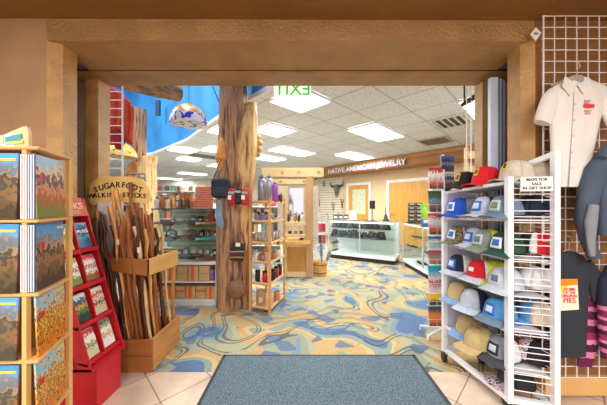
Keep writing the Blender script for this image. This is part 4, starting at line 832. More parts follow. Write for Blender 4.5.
# ------------------------------------------------------------------ goods on the trunk
def softbox(mb, c, d, n=3):
    return mb.lathe([(0, -d[2]/2), (d[0]*.36, -d[2]*.49), (d[0]*.48, -d[2]*.36), (d[0]*.5, 0), (d[0]*.48, d[2]*.36), (d[0]*.36, d[2]*.49), (0, d[2]/2)], c, 20, sy=d[1]/d[0])
c = P(221, 188, 2.9); t = thing('shoulder_bag', 'black shoulder bag hung on left side of the trunk', 'bag', c)
def se(mb, c, w_, h, d, e=.35):
    vs = lambda u, v: (c[0]+w_/2*(lambda q: (1 if q > 0 else -1)*abs(q)**e)(cos(2*pi*u))*sin(pi*v)**.35, c[1]+d/2*cos(pi*v), c[2]+h/2*(lambda q: (1 if q > 0 else -1)*abs(q)**e)(sin(2*pi*u))*sin(pi*v)**.35)
    return mb.grid(vs, 28, 10)
se(MB(), c, .225, .23, .08).build('body', mat('black_nylon', (28, 34, 48), .7, var=.15), t); se(MB(), (c[0], c[1]-.035, c[2]-.04), .17, .11, .03).build('front_pocket', mat('navy_nylon', (40, 46, 62), .7), t)
MB().tube([(c[0]-.09, c[1], c[2]+.09), (c[0]-.02, c[1]+.03, c[2]+.33), (c[0]+.05, c[1]+.04, c[2]+.32), (c[0]+.09, c[1], c[2]+.09)], .007, 6).build('strap', BLACK, t)
c = P(219, 214, 2.88); t = thing('cloth_pouch', 'limp pale blue denim pouch hanging under the black bag', 'bag', c)
sheetloft([(c[0]+.03, c[1], c[2]-.17, .012, .01), (c[0]+.02, c[1], c[2]-.12, .04, .02), (c[0]-.01, c[1], c[2]-.02, .045, .025), (c[0], c[1], c[2]+.08, .03, .02), (c[0], c[1], c[2]+.16, .018, .014)], 16, .004, 2).build('body', mat('pale_denim', (122, 146, 176), .9, var=.2, scale=14), t)
MB().tube([(c[0], c[1], c[2]+.15), (c[0]+.02, c[1], c[2]+.2)], .004).build('cord', BLACK, t)
for i, (a, b_, m_, lab) in enumerate(((232, 197, (176, 30, 40), 'red pouch with white tag hung on the trunk front'), (238.5, 196, (40, 38, 46), 'dark patterned pouch between two red pouches on trunk'), (245.5, 197, (190, 44, 40), 'red and white pouch nearest the wood shelf on trunk'))):
    c = P(a, b_, 2.84-.01*i); t = thing('pouch', lab, 'bag', c, 0, 'small pouches on the trunk')
    se(MB(), c, .085, .19, .05).build('body', mat('pouch_%s' % ('red', 'dark', 'scarlet')[i], m_, .7, var=.25, scale=30), t)
    MB().b2((c[0]-.036, c[1]-.03, c[2]+.035), (c[0]+.03, c[1]-.025, c[2]+.06)).build('band', mat('pouch_band', (170, 176, 180), .6), t)
    if i != 1: MB().b2((c[0]-.038, c[1]-.034, c[2]-.03), (c[0]-.0, c[1]-.03, c[2]+.02)).build('white_label', PAPER, t)
    MB().tube([(c[0]-.02, c[1], c[2]+.09), (c[0], c[1]+.02, c[2]+.14), (c[0]+.02, c[1], c[2]+.09)], .004).build('strap', BLACK, t)
c = P(237.5, 252, 2.8); t = thing('woven_purse', 'striped dark woven purse hanging low on the trunk', 'bag', c)
M_ = Matrix.Rotation(.15, 3, 'Y'); MB().box(c, (.155, .03, .20), M=M_).build('body', ramp_mat('woven_stripes', [(0, (60, 40, 36)), (.2, (150, 120, 100)), (.28, (90, 34, 34)), (.4, (70, 60, 56)), (.5, (170, 150, 130)), (.56, (60, 40, 40)), (.75, (130, 44, 40)), (.85, (60, 44, 40))], 3, 1, .9, axis=2, namt=.06), t, bevel=.008)
MB().box((c[0]+.02, c[1]-.01, c[2]+.075), (.14, .025, .05), M=M_).build('flap', mat('flap_brown', (70, 46, 40), .8), t); MB().tube([(c[0]-.03, c[1], c[2]+.10), (c[0]+.03, c[1]+.02, c[2]+.22), (c[0]+.09, c[1], c[2]+.08)], .005).build('strap', mat('flap_brown', (70, 46, 40)), t)
MB().box((c[0]+.01, c[1]-.022, c[2]+.085), (.05, .004, .04)).build('price_tag', PAPER, t)
# ------------------------------------------------------------------ low display cabinet, left
CY = 3.2; kx0, kx1 = -1.95, -1.10; dy = .55
cab = thing('display_cabinet', 'white low cabinet with open shelves, box goods and glass case above, left', 'cabinet', ((kx0+kx1)/2, CY+.25, 0))
CW = mat('cabinet_cream', (226, 220, 210), .5, var=.03)
MB().b2((kx0, CY, .0), (kx1, CY+dy, .05)).build('kick', mat('kick_blue_white', (206, 214, 224), .5), cab)
for z, nm in ((.05, 'bottom_shelf'), (.29, 'middle_shelf'), (.52, 'top_board')): MB().b2((kx0, CY, z), (kx1, CY+dy, z+(.03 if nm != 'middle_shelf' else .018))).build(nm, CW, cab)
for x in (kx0, kx1-.02): MB().b2((x, CY-.005, .0), (x+.02, CY+dy, .55)).build('side_panel', mat('cabinet_grey_white', (206, 208, 214), .5), cab)
MB().b2((kx0, CY+dy-.01, .05), (kx1, CY+dy, .52)).build('back_panel', CW, cab)
gy0 = CY+.03
MB().b2((kx0+.01, gy0, .555), (kx1-.01, gy0+.006, 1.22)).build('glass_front', GLASS, cab); MB().b2((kx1-.016, gy0, .555), (kx1-.01, CY+dy, 1.22)).build('glass_side', GLASS, cab)
for z in (.80, 1.0): MB().b2((kx0+.02, gy0+.02, z), (kx1-.02, CY+dy-.02, z+.008)).build('glass_shelf', GLASS, cab)
MB().b2((kx0, gy0-.005, 1.22), (kx1, CY+dy, 1.235)).build('glass_top', mat('dark_top', (70, 74, 70), .2), cab)
for x in (kx0+.005, kx1-.012): MB().b2((x, gy0-.003, .55), (x+.012, gy0+.012, 1.225)).build('frame_post', mat('steel_frame', (170, 174, 172), .3, .7), cab)
for x in (kx0+.005, kx1-.012): MB().b2((x, CY+dy-.02, .55), (x+.012, CY+dy, 1.225)).build('frame_post', mat('steel_frame', (170, 174, 172), .3, .7), cab)
MB().b2((kx0+.02, CY+dy-.02, .555), (kx1-.02, CY+dy-.012, 1.215)).build('case_back', mat('case_back_green', (200, 206, 184), .6, var=.08, scale=20), cab)
mbq = MB()
for q in range(9): mbq.b2((kx0+.03, CY+dy-.03, .60+q*.07), (kx1-.03, CY+dy-.021, .62+q*.07))
mbq.build('slat_rails', mat('case_rail_green', (150, 160, 140), .6), cab)
# tan boxes with orange ribbons
TAN = mat('kraft_box', (196, 164, 116), .7, var=.08); ORG = mat('orange_ribbon', (232, 96, 30), .6)
nb = 0
for z0, h, xs in ((.081, .155, (-1.90, -1.77, -1.64, -1.51, -1.38, -1.25)), (.309, .19, (-1.90, -1.76, -1.62, -1.48, -1.34))):
    for i, x in enumerate(xs):
        wv = .122 if h < .17 else .132
        t = thing('gift_box', 'kraft box with orange ribbon on the %s shelf of the low cabinet' % ('bottom' if z0 < .2 else 'middle'), 'box', (x+wv/2, CY+.12, z0), 0, 'kraft boxes on the %s shelf' % ('bottom' if z0 < .2 else 'middle'))
        MB().b2((x, CY+.03, z0), (x+wv, CY+.22, z0+h)).build('carton', TAN, t, bevel=.003)
        if i % 2: MB().b2((x+.04, CY+.026, z0), (x+.078, CY+.029, z0+h)).build('ribbon', ORG, t)
        elif z0 < .2: MB().b2((x, CY+.026, z0+h*.55), (x+wv, CY+.029, z0+h*.72)).build('ribbon', ORG, t)
        else: MB().b2((x+.01, CY+.0265, z0+h*.48), (x+wv-.01, CY+.029, z0+h*.50)).build('seam', mat('seam_brown', (140, 108, 70), .7), t)
for i in range(3):
    for j in range(2):
        t = MB().lathe([(.0, 0), (.033, 0), (.036, .02), (.036, .055), (.03, .066), (0, .066)], (-1.185-.0*i+(-.045 if i == 1 else .03 if i == 2 else 0)-.01, CY+.09+i*.05, .310+j*.068), 14).build('candle_jar', mat('pink_violet_jar', (196, 110, 160) if j else (150, 110, 180), .4, var=.2)); tag(t, 'small pink and violet jar stacked at right end of the middle shelf', 'jar', 'pink and violet jars on the middle shelf')
# knives, belts in the glass case
def knife(x, y, z, L_, col, lab, rz):
    t = thing('sheath_knife', lab, 'knife', (x, y, z+.026), rz); t.rotation_euler = (1.1, 0, rz)
    MB().add(*_hull([(0, -.020), (L_*.55, -.024), (L_*.72, 0), (L_*.55, .024), (0, .020)], .0, .03)).build('sheath', mat('sheath_'+col[0], col[1], .5, var=.2), t, world=False)
    MB().tube([(-.11, .0, .012), (-.06, .004, .012), (0, 0, .012)], [.020, .015, .020], 8).build('handle', mat('handle_'+col[0], tuple(min(255, q+40) for q in col[1]), .4), t, world=False)
def _hull(poly_, z0, z1):
    n = len(poly_); return [(x, y, z0) for x, y in poly_]+[(x, y, z1) for x, y in poly_], [tuple(reversed(range(n))), tuple(range(n, 2*n))]+[(i, (i+1) % n, n+(i+1) % n, n+i) for i in range(n)]
cols = [('teal', (60, 160, 180)), ('black', (30, 30, 34)), ('brown', (110, 66, 40)), ('maroon', (120, 36, 40)), ('tan', (184, 130, 86)), ('navy', (40, 50, 90)), ('red', (186, 40, 36)), ('grey', (120, 124, 126))]
seqs = [(1.010, [3, 7, 0, 5, 1, 4, 2], 'upper'), (.810, [7, 5, 1, 2, 7, 0, 4], 'lower'), (.552, [1, 7, 5, 1, 6, 2, 1], 'bottom')]
for z, sq, nm in seqs:
    for i, ci in enumerate(sq):
        knife(-1.86+i*.115, CY+.08+(i*37 % 5)*.05, z, .32, cols[ci], '%s sheath knife number %d from the left on the %s glass level' % (cols[ci][0], i+1, nm) if 0 else '%s sheathed knife, %s from left on the %s level of glass case' % (cols[ci][0], ['first', 'second', 'third', 'fourth', 'fifth', 'sixth', 'seventh'][i], nm), -.3+.25*((i*7) % 4))
for i, x in enumerate((-1.73, -1.46, -1.30)):
    t = MB().tube([(x+.07*cos(a), CY+.10, .895+.06*sin(a)-(0 if i == 0 else 0)) for a in [k*2*pi/16 for k in range(17)]], .010, 6).build('rolled_belt', mat('belt_leather', (74, 48, 34), .5, var=.2)); tag(t, 'dark leather belt loop standing on the lower glass shelf, %s' % ('leftmost', 'middle', 'rightmost')[i], 'belt'); 
t = thing('red_binder', 'red upright box at the right end of the glass case', 'box', (-1.2, CY+.2, 1.01)); MB().b2((-1.27, CY+.15, 1.01), (-1.19, CY+.3, 1.20)).build('carton', mat('deep_red_box', (176, 24, 48), .5), t); MB().b2((-1.18, CY+.15, 1.01), (-1.14, CY+.3, 1.20)).build('lid', mat('maroon_box', (120, 30, 50), .5), t)
rq = random.Random(4)
for z, nm in ((1.009, 'upper'), (.809, 'lower'), (.553, 'bottom')):
    x = -1.90
    for k in range(7):
        n_, c_ = [('teal', (70, 140, 150)), ('ivory', (226, 216, 196)), ('brown', (120, 76, 48)), ('black', (36, 34, 36)), ('tan', (190, 140, 90)), ('grey', (130, 134, 140)), ('red', (176, 50, 44))][(k*3+len(nm)) % 7]
        h = rq.uniform(.06, .13); t = thing('pouch_box', '%s little gift pouch standing at the back of the %s glass level' % (n_, nm), 'pouch', (x+.04, CY+.40, z))
        MB().b2((x, CY+.38, z), (x+.075, CY+.42, z+h)).build('pouch', mat('giftpouch_'+n_, c_, .6, var=.35, scale=40), t, bevel=.006); MB().b2((x+.018, CY+.376, z+h*.3), (x+.057, CY+.3795, z+h*.7)).build('tag', PAPER, t)
        x += .095+.012*rq.random()
# things on top of the glass case
TOPZ = 1.237
kk = [(-1.945, .075, .06, (70, 120, 124), 'teal box'), (-1.865, .09, .11, (204, 140, 70), 'orange wooden box'), (-1.765, .05, .07, (176, 110, 60), 'brown box'), (-1.712, .045, .12, (214, 150, 70), 'amber box'), (-1.607, .06, .13, (190, 120, 70), 'tan figure box'), (-1.54, .07, .12, (206, 130, 50), 'bright orange box')]
for i, (x, w_, h, c_, nm) in enumerate(kk):
    h *= 1.45
    t = thing('keepsake_box', '%s standing on the glass case top, %s' % (nm, ('farthest left', 'second from left', 'low in the middle', 'left of the lantern', 'right of the lantern', 'left of the scale patterned card')[i]), 'box', (x, CY+.15, TOPZ))
    MB().b2((x, CY+.08, TOPZ), (x+w_, CY+.16, TOPZ+h)).build('body', mat('keepsake_%d' % i if 0 else 'keepsake_'+nm.replace(' ', '_'), c_, .5, var=.25, scale=30), t, bevel=.003)
    MB().b2((x-.003, CY+.077, TOPZ+h), (x+w_+.003, CY+.163, TOPZ+h+.012)).build('lid', mat('lid_brown', (130, 80, 44), .5), t)
    MB().b2((x+w_*.25, CY+.076, TOPZ+h*.3), (x+w_*.75, CY+.0795, TOPZ+h*.75)).build('picture', mat('keepsake_light', (226, 214, 190), .6, var=.25, scale=40), t)
def figure(x, y, z, s, c_, lab):
    t = thing('figurine', lab, 'figurine', (x, y, z)); m_ = mat('figurine_'+c_[0], c_[1], .6, var=.2, scale=30)
    MB().lathe([(0, 0), (.028*s, 0), (.03*s, .01*s), (.022*s, .05*s), (.026*s, .09*s), (.01*s, .105*s)], (x, y, z), 12).build('body', m_, t)
    MB().lathe([(0, 0), (.013*s, .004*s), (.017*s, .018*s), (.010*s, .034*s), (0, .036*s)], (x, y, z+.103*s), 10).build('head', mat('figurine_skin', (170, 110, 74), .6), t)
fg = [(-1.89, 'white', (220, 210, 196)), (-1.80, 'rust', (176, 90, 50)), (-1.75, 'cream', (224, 206, 170)), (-1.59, 'brown', (110, 76, 54)), (-1.50, 'dark', (70, 56, 50))]
for i, (x, n_, c_) in enumerate(fg): figure(x, CY+.055, TOPZ, 1.15, (n_, c_), '%s little figurine in front row on the glass case, %s' % (n_, ('far left', 'second from left', 'third from left', 'beside the lantern', 'right of the lantern')[i]))
t = thing('wooden_lantern', 'tall wooden lantern with peaked roof on the glass case', 'lantern', (-1.525, CY+.12, TOPZ)); WB_ = mat('walnut', (112, 74, 48), .5)
lx = -1.648
for dx in (-.035, .027):
    for dz in (0,): 
        for dyy in (0, .062): MB().b2((lx+dx, CY+.09+dyy, TOPZ), (lx+dx+.008, CY+.098+dyy, TOPZ+.20)).build('corner_post', WB_, t)
MB().b2((lx-.04, CY+.085, TOPZ), (lx+.04, CY+.165, TOPZ+.012)).build('base', WB_, t); MB().b2((lx-.028, CY+.10, TOPZ+.015), (lx+.028, CY+.15, TOPZ+.09)).build('white_block', PAPER, t)
MB().b2((lx-.04, CY+.085, TOPZ+.10), (lx+.04, CY+.165, TOPZ+.108)).build('floor_plate', WB_, t); MB().b2((lx-.025, CY+.10, TOPZ+.11), (lx+.025, CY+.15, TOPZ+.17)).build('white_block', PAPER, t)
MB().lathe([(.062, 0), (.05, .02), (.03, .04), (.02, .045), (.022, .07), (.012, .09), (0, .092)], (lx, CY+.125, TOPZ+.20), 8).build('roof', WB_, t)
t = thing('scale_card', 'salmon card with fish-scale pattern and white handle, atop glass case', 'card', (-1.25, CY+.1, TOPZ))
sc_ = MB().b2((-1.485, CY+.14, TOPZ), (-1.20, CY+.152, TOPZ+.10)); sc_.b2((-1.435, CY+.14, TOPZ+.1005), (-1.20, CY+.152, TOPZ+.285)); sc_.build('card', mat('salmon_card', (226, 150, 124), .6), t)
ms = MB()
for r_ in range(9):
    for c_ in range(8):
        x = -1.475+c_*.034+(.017 if r_ % 2 else 0); z = TOPZ+.022+r_*.031
        if z > TOPZ+.10 and x < -1.425 or x > -1.215 or z > TOPZ+.275: continue
        ms.v, ms.f; n = len(ms.v); pts = [(x+.015*cos(a), CY+.137, z+.013*sin(a)) for a in [k*2*pi/8 for k in range(8)]]
        ms.hexa(pts, [(a, b+.003, c) for a, b, c in pts])
ms.build('scales', mat('scale_rose', (196, 104, 84), .5, var=.2, scale=20), t)
MB().tube([(-1.425, CY+.13, TOPZ+.12), (-1.44, CY+.12, TOPZ+.17), (-1.42, CY+.13, TOPZ+.22)], .010, 8).build('handle', PAPER, t)
# ================================================================== WOOD SHELF BESIDE THE TRUNK
A0 = Vector((-.640, 3.05, 0)); B0 = Vector((-.395, 2.95, 0)); C0 = Vector((-.262, 3.42, 0)); D0 = Vector((-.52, 3.50, 0))
SP = mat('shelf_pine', (206, 152, 88), .5, var=.12, scale=5, stretch=(1, 1, .2))
ws = thing('wood_shelf', 'open pine shelf rack with mugs and bottles, standing beside the trunk', 'shelf', (-.45, 3.2, 0))
for v, w_, h in ((A0, .05, 1.62), (B0, .035, 1.345), (C0, .035, 1.36), (D0, .04, 1.36)):
    MB().bar(V(v, 0), V(v, h), w_, .03).build('post', SP, ws, bevel=.002)
MB().bar(V((A0+B0)/2, .02), V((A0+B0)/2+Vector((0, 0, 0)), .03), .02).build('foot', SP, ws)
SHZ = [.06, .345, .60, .83, 1.085, 1.315]
for z in SHZ:
    c = (A0+B0+C0+D0)/4; q = [v+(v-c).normalized()*.008 for v in (A0, B0, C0, D0)]
    MB().prism([(p.x, p.y) for p in q], z-.015, z).build('shelf_board', SP, ws)
    for a, b_ in ((A0, B0), (B0, C0)): MB().bar(V(a, z-.0), V(b_, z-.0), .012, .03).build('rail', PALE, ws)
def sp(u, v): 
    p = A0+(B0-A0)*u; q = D0+(C0-D0)*u; return p+(q-p)*v
def mug(p, z, r, h, m_, nm, lab, handle=True, lid=None, grp=None, cat=None):
    t = thing(nm, lab, cat or nm.split('_')[-1], (p.x, p.y, z), 0, grp)
    MB().lathe([(0, 0), (r*.86, 0), (r*.9, h*.05), (r, h*.5), (r, h), (r*.92, h), (r*.9, h*.9)], (p.x, p.y, z), 16).build('body', m_, t)
    if handle: MB().tube([(p.x-r*.9, p.y-.01, z+h*.75), (p.x-r*1.5, p.y-.015, z+h*.65), (p.x-r*1.5, p.y-.015, z+h*.35), (p.x-r*.9, p.y-.01, z+h*.25)], .005, 6).build('handle', m_, t)
    if lid: MB().lathe([(r*.98, 0), (r*1.02, .01), (r*.9, .02), (0, .022)], (p.x, p.y, z+h), 16).build('lid', lid, t)
    return t
rowsz = {0: [('tan', (176, 140, 96), .05, .17, 'bag'), ('cream', (220, 200, 170), .045, .10, 'jar')], }
K = mat
for i, (u, v, c_, n_) in enumerate(((.30, .12, (30, 28, 32), 'black'), (.72, .12, (190, 30, 40), 'red'), (.98, .35, (34, 30, 34), 'charcoal'), (.95, .62, (180, 34, 44), 'crimson'), (.95, .85, (40, 34, 36), 'dark brown'))):
    mug(sp(u*.9, v), SHZ[1], .032, .125, K('tumbler_'+n_.replace(' ', '_'), c_, .3), 'travel_tumbler', '%s lidded tumbler on second shelf from the bottom of pine rack' % n_, False, K('tumbler_lid_black', (20, 20, 22), .3), None, 'tumbler')
for i, (u, v, c_, n_) in enumerate(((.25, .12, (226, 214, 196), 'white'), (.55, .12, (150, 96, 66), 'brown'), (.85, .14, (210, 190, 160), 'sand coloured'), (.95, .42, (176, 120, 84), 'terracotta'), (.95, .7, (220, 206, 184), 'cream'))):
    mug(sp(u*.9, v), SHZ[2], .034, .095, K('mug_'+n_.split()[0], c_, .3, var=.15, scale=40), 'mug', '%s patterned mug on the middle shelf of pine rack' % n_)
for i, (u, v) in enumerate(((.22, .12), (.42, .12), (.62, .12), (.82, .14), (.93, .4), (.93, .6), (.93, .8))):
    p = sp(u*.92, v); t = thing('drinking_glass', 'etched clear drinking glass in the row on pine rack shelf', 'glass', (p.x, p.y, SHZ[3]), 0, 'drinking glasses on the pine rack')
    MB().lathe([(.0, .002), (.020, 0), (.024, .12), (.022, .12), (.018, .008), (0, .008)], (p.x, p.y, SHZ[3]), 14).build('bowl', K('etched_glass', (176, 170, 160), .15, var=.4, scale=60), t)
for i, (u, v, n_) in enumerate(((.3, .12, 'left'), (.7, .12, 'middle'), (.95, .55, 'right'))):
    p = sp(u*.9, v); t = thing('patterned_bowl', 'dark and white patterned bowl on the upper shelf of pine rack, %s one' % n_, 'bowl', (p.x, p.y, SHZ[4]))
    MB().lathe([(0, 0), (.03, 0), (.05, .03), (.055, .06), (.05, .06), (.045, .03), (0, .01)], (p.x, p.y, SHZ[4]+.08 if i < 2 else SHZ[4]), 18).build('bowl', ramp_mat('bowl_pattern', [(0, (50, 44, 44)), (.48, (220, 214, 206))], 26, 1, .4, coord='Object'), t)
    if i < 2: MB().lathe([(0, 0), (.04, 0), (.045, .04), (.03, .075), (.02, .08)], (p.x, p.y, SHZ[4]), 14).build('stand', K('lilac_grey', (130, 124, 150), .6), t)
t = thing('paper_bag', 'tan woven bag standing on bottom shelf of pine rack', 'bag', V(sp(.42, .14), SHZ[0])); p = sp(.42, .14)
sheetloft([(p.x, p.y, SHZ[0], .055, .03), (p.x, p.y, SHZ[0]+.1, .06, .032), (p.x, p.y, SHZ[0]+.17, .055, .02), (p.x, p.y, SHZ[0]+.20, .045, .008)], 16, .002).build('body', K('woven_tan', (168, 134, 92), .8, var=.3, scale=50), t)
MB().lathe([(.02, 0), (.026, .03), (.02, .06)], (p.x, p.y-.033, SHZ[0]+.05), 10).build('label', K('label_cream', (220, 200, 160)), t)
mug(sp(.92, .55), SHZ[0], .04, .12, K('pot_clay', (190, 130, 90), .6), 'clay_pot', 'clay pot at the back of the bottom shelf of pine rack', False, None, None, 'pot')
# flasks on top
STEEL = K('steel_grey', (150, 158, 172), .3, .5, var=.05)
def flask(px_, Y, r, h, m_, lab, dots=False):
    x = (px_-CX)/F*Y; z = SHZ[5]+.001; t = thing('flask', lab, 'flask', (x, Y, z))
    MB().lathe([(0, 0), (r, 0), (r, h*.82), (r*.85, h*.88), (r*.55, h*.92)], (x, Y, z), 20).build('body', m_, t)
    MB().lathe([(r*.6, h*.92), (r*.62, h), (r*.5, h*1.01), (0, h*1.01)], (x, Y, z), 16).build('cap', K('flask_cap_grey', (90, 94, 104), .4), t)
    if dots:
        MB().tube([(x-r*.5, Y, z+h*.98), (x, Y, z+h*1.1), (x+r*.5, Y, z+h*.98)], .006).build('carry_loop', K('flask_cap_grey', (90, 94, 104)), t)
flask(262, 3.08, .052, .31, STEEL, 'tall grey steel flask on top of the pine rack, left', True)
flask(269.5, 3.22, .045, .33, K('steel_pale', (176, 182, 194), .3, .4), 'pale grey steel flask behind, top of the pine rack', True)
flask(275, 3.10, .036, .24, K('purple_enamel', (160, 84, 190), .3), 'purple flask on top of the pine rack')
flask(280.5, 3.28, .024, .11, K('dark_red_enamel', (120, 30, 50), .3), 'short dark red flask at right end of the pine rack')
flask(277, 3.36, .024, .12, K('wine_enamel', (90, 26, 40), .3), 'short wine coloured flask behind purple one, pine rack')
# ================================================================== WOODEN BOOTH
BY = 4.42; bt = thing('wooden_booth', 'pale log-trimmed wooden booth with mirror opening and knotted beams', 'booth', P(295, 277, BY))
bP = lambda x, y, Y=BY: P(x, y, Y)
CRW = K('cream_log', (204, 182, 134), .5, var=.12, scale=5, stretch=(.3, 1, 1)); YW = K('honey_panel', (190, 134, 58), .45, var=.15, scale=4, stretch=(2, 2, .3))
def bb(x0, y0, x1, y1, Y0_, Y1_, nm, m_, **k):
    a = P(x0, y0, BY); b = P(x1, y1, BY); return MB().b2((a[0], Y0_, min(a[2], b[2])), (b[0], Y1_, max(a[2], b[2]))).build(nm, m_, bt, **k)
bb(262, 168, 323.5, 177.5, BY-.06, BY+.06, 'top_beam', CRW, bevel=.01); bb(262, 179, 306, 184.5, BY-.03, BY+.06, 'lower_beam', CRW, bevel=.008)
bb(306, 177.5, 313, 276.5, BY-.05, BY+.05, 'corner_post', K('post_tan', (180, 140, 96), .5, var=.12, scale=4, stretch=(2, 2, .3)), bevel=.006)
bb(284, 184, 287, 277, BY, BY+.05, 'inner_post', CRW); bb(303.5, 184, 306, 244, BY, BY+.05, 'inner_post', CRW)
bb(287, 244, 306, 276.5, BY+.01, BY+.04, 'lower_panel', YW); bb(287, 243, 306, 247, BY-.005, BY+.045, 'panel_frame', PALE); bb(287, 272, 306, 276.7, BY-.005, BY+.045, 'panel_frame', PALE)
bb(280, 240, 310, 243.3, BY-.14, BY+.40, 'counter', K('counter_wood', (216, 170, 104), .35)); bb(284, 222, 306, 225, BY-.03, BY+.2, 'window_ledge', PALE)
for x in (288, 291, 294, 297, 300): bb(x, 226, x+1, 234, BY+.05, BY+.065, 'rail_slat', PALE)
bb(284, 234, 306, 236, BY-.02, BY+.12, 'small_shelf', PALE)
bb(287, 184.5, 303.5, 222, BY+.42, BY+.43, 'mirror', K('mirror_grey', (190, 192, 196), .08, .9, var=.02)); bb(275, 184.5, 320, 240, BY+.44, BY+.47, 'back_wall', K('booth_back', (206, 196, 184), .7))
for x, y, r in ((282.5, 172.8, .032), (299, 172.6, .032), (318.4, 172.6, .030), (281, 181.5, .026), (304, 181.5, .026)):
    p = P(x, y, BY); Yk = BY-.06 if y < 178 else BY-.03
    a = MB().tube([(p[0], Yk-.012, p[2]), (p[0], Yk+.002, p[2])], [r*.8, r], 14, smooth=False); a.build('knot', K('knot_gold', (190, 140, 60), .5, var=.2, scale=30), bt)
bn = [('dark', (40, 40, 46)), ('clear', (200, 204, 206)), ('amber', (170, 110, 50)), ('black', (26, 26, 30)), ('pale', (220, 214, 200))]
for i, (n_, c_) in enumerate(bn):
    p = P(288.5+i*3.4, 222, BY+.06); 
    mug(Vector((p[0], p[1], 0)), p[2], .02, .10 if i % 2 else .13, K('bottle_'+n_, c_, .3), 'bottle', '%s small bottle on the booth window ledge' % n_, False, K('bottle_top', (90, 80, 70)), None, 'bottle')
for i, (n_, c_) in enumerate((('black', (30, 30, 32)), ('grey', (130, 130, 130)), ('black and white', (90, 90, 94)))):
    p = P(290+i*5.5, 234, BY+.04); mug(Vector((p[0], p[1], 0)), p[2]+.002, .03, .05, K('dish_%d' % i if 0 else 'dish_'+n_.replace(' ', '_'), c_, .4, var=.5, scale=60), 'dish', '%s small dish on the low booth shelf' % n_, False)
p = P(301.5, 240, BY-.05); mug(Vector((p[0], p[1], 0)), p[2]+.002, .035, .035, K('dish_black', (30, 30, 32)), 'dish', 'flat black dish on the booth counter end', False)
# ================================================================== BASKET OF WOODEN SWORDS
bp_ = P(320, 275, 4.6); bx, by_ = bp_[0], 4.6
t = thing('wooden_bucket', 'honey wooden bucket with white toy paddles, beside booth post', 'bucket', (bx, by_, 0))
MB().lathe([(0, .01), (.115, 0), (.13, .26), (.118, .26), (.105, .03), (0, .03)], (bx, by_, 0), 14, smooth=False).build('tub', K('bucket_wood', (206, 156, 80), .5, var=.2, scale=10), t)
for z in (.05, .2): MB().lathe([(.119+z*.055, z), (.124+z*.055, z), (.125+z*.055, z+.02), (.120+z*.055, z+.02)], (bx, by_, 0), 20).build('hoop', K('hoop_dark', (130, 90, 50)), t)
for i, (a, l_, m_, nm) in enumerate(((-.35, .50, PAPER, 'white'), (-.15, .54, PAPER, 'white'), (.1, .50, PAPER, 'white'), (.3, .52, PAPER, 'white'), (-.05, .57, K('slate_blade', (120, 130, 146), .5), 'slate grey'), (.45, .44, K('slate_blade', (120, 130, 146), .5), 'slate grey'))):
    x0_ = bx-.06+i*.024; M_ = Matrix.Rotation(a*.7, 3, 'Y'); yq = by_-.05+(i % 3)*.045
    def tr(v): q = M_ @ Vector(v); return (q.x+x0_, q.y+yq, q.z+.035)
    t = thing('toy_paddle', '%s toy paddle standing in the wooden bucket' % nm, 'toy', (x0_, yq, .035), 0, '%s toy paddles in the bucket' % nm)
    oo = [(-.012, 0), (-.012, l_*.5), (-.028, l_*.62), (-.03, l_*.85), (-.012, l_*.98), (.012, l_*.98), (.03, l_*.85), (.028, l_*.62), (.012, l_*.5), (.012, 0)]
    MB().hexa([tr((a_, -.006, b_)) for a_, b_ in oo], [tr((a_, .006, b_)) for a_, b_ in oo]).build('paddle', m_, t)
# ================================================================== SLATWALL GOODS
def wpt(px_, py_, off):
    """point on plane parallel to back wall at offset"""
    k = (px_-CX)/F; o_ = W0+WN*off; # (o.x + d.x t) = k (o.y + d.y t)
    tt = (k*o_.y-o_.x)/(WD.x-k*WD.y); p = o_+WD*tt; return Vector((p.x, p.y, CH+(HY-py_)/F*p.y))
sk = thing('longhorn_skull', 'grey-green longhorn skull with dark horns high on the slatwall', 'skull', wpt(336.5, 197, .12))
o_ = wpt(336.5, 189, .14)
def wl(a, z, n_=0): return tuple(o_+WD*a+Vector((0, 0, z))+WN*n_)
MB().tube([wl(0, .16), wl(0, .08), wl(0, -.1), wl(0, -.24), wl(0, -.32)], [.06, .12, .085, .055, .02], 12).build('skull', K('skull_green', (112, 116, 84), .6, var=.3), sk)
for s_ in (-1, 1): MB().tube([wl(s_*.06, .11), wl(s_*.22, .10), wl(s_*.32, .17), wl(s_*.33, .30)], [.045, .04, .028, .008], 8).build('horn', K('horn_dark', (60, 52, 44), .4), sk)
for s_ in (-1, 1): MB().lathe([(0, -.02), (.022, 0), (0, .02)], wl(s_*.06, .03, .07), 8).build('eye_socket', INK, sk)
gd = [(317.5, 190, 'turquoise and white feather wall piece', (150, 140, 120)), (318.5, 201, 'brown feather wall piece', (120, 84, 60)), (333, 206, 'forked antler wall piece', (176, 140, 104)), (342, 203, 'rust kokopelli shaped wall piece', (150, 80, 50)), (338, 217, 'white and black framed wall piece', (150, 146, 140)), (319.5, 214, 'white hanging wall piece', (240, 238, 232)), (327, 217, 'small cream hanging wall piece', (226, 218, 200)), (316, 177, 'dark little hook wall piece', (90, 80, 70)), (324, 184, 'grey small round wall piece', (140, 136, 128))]
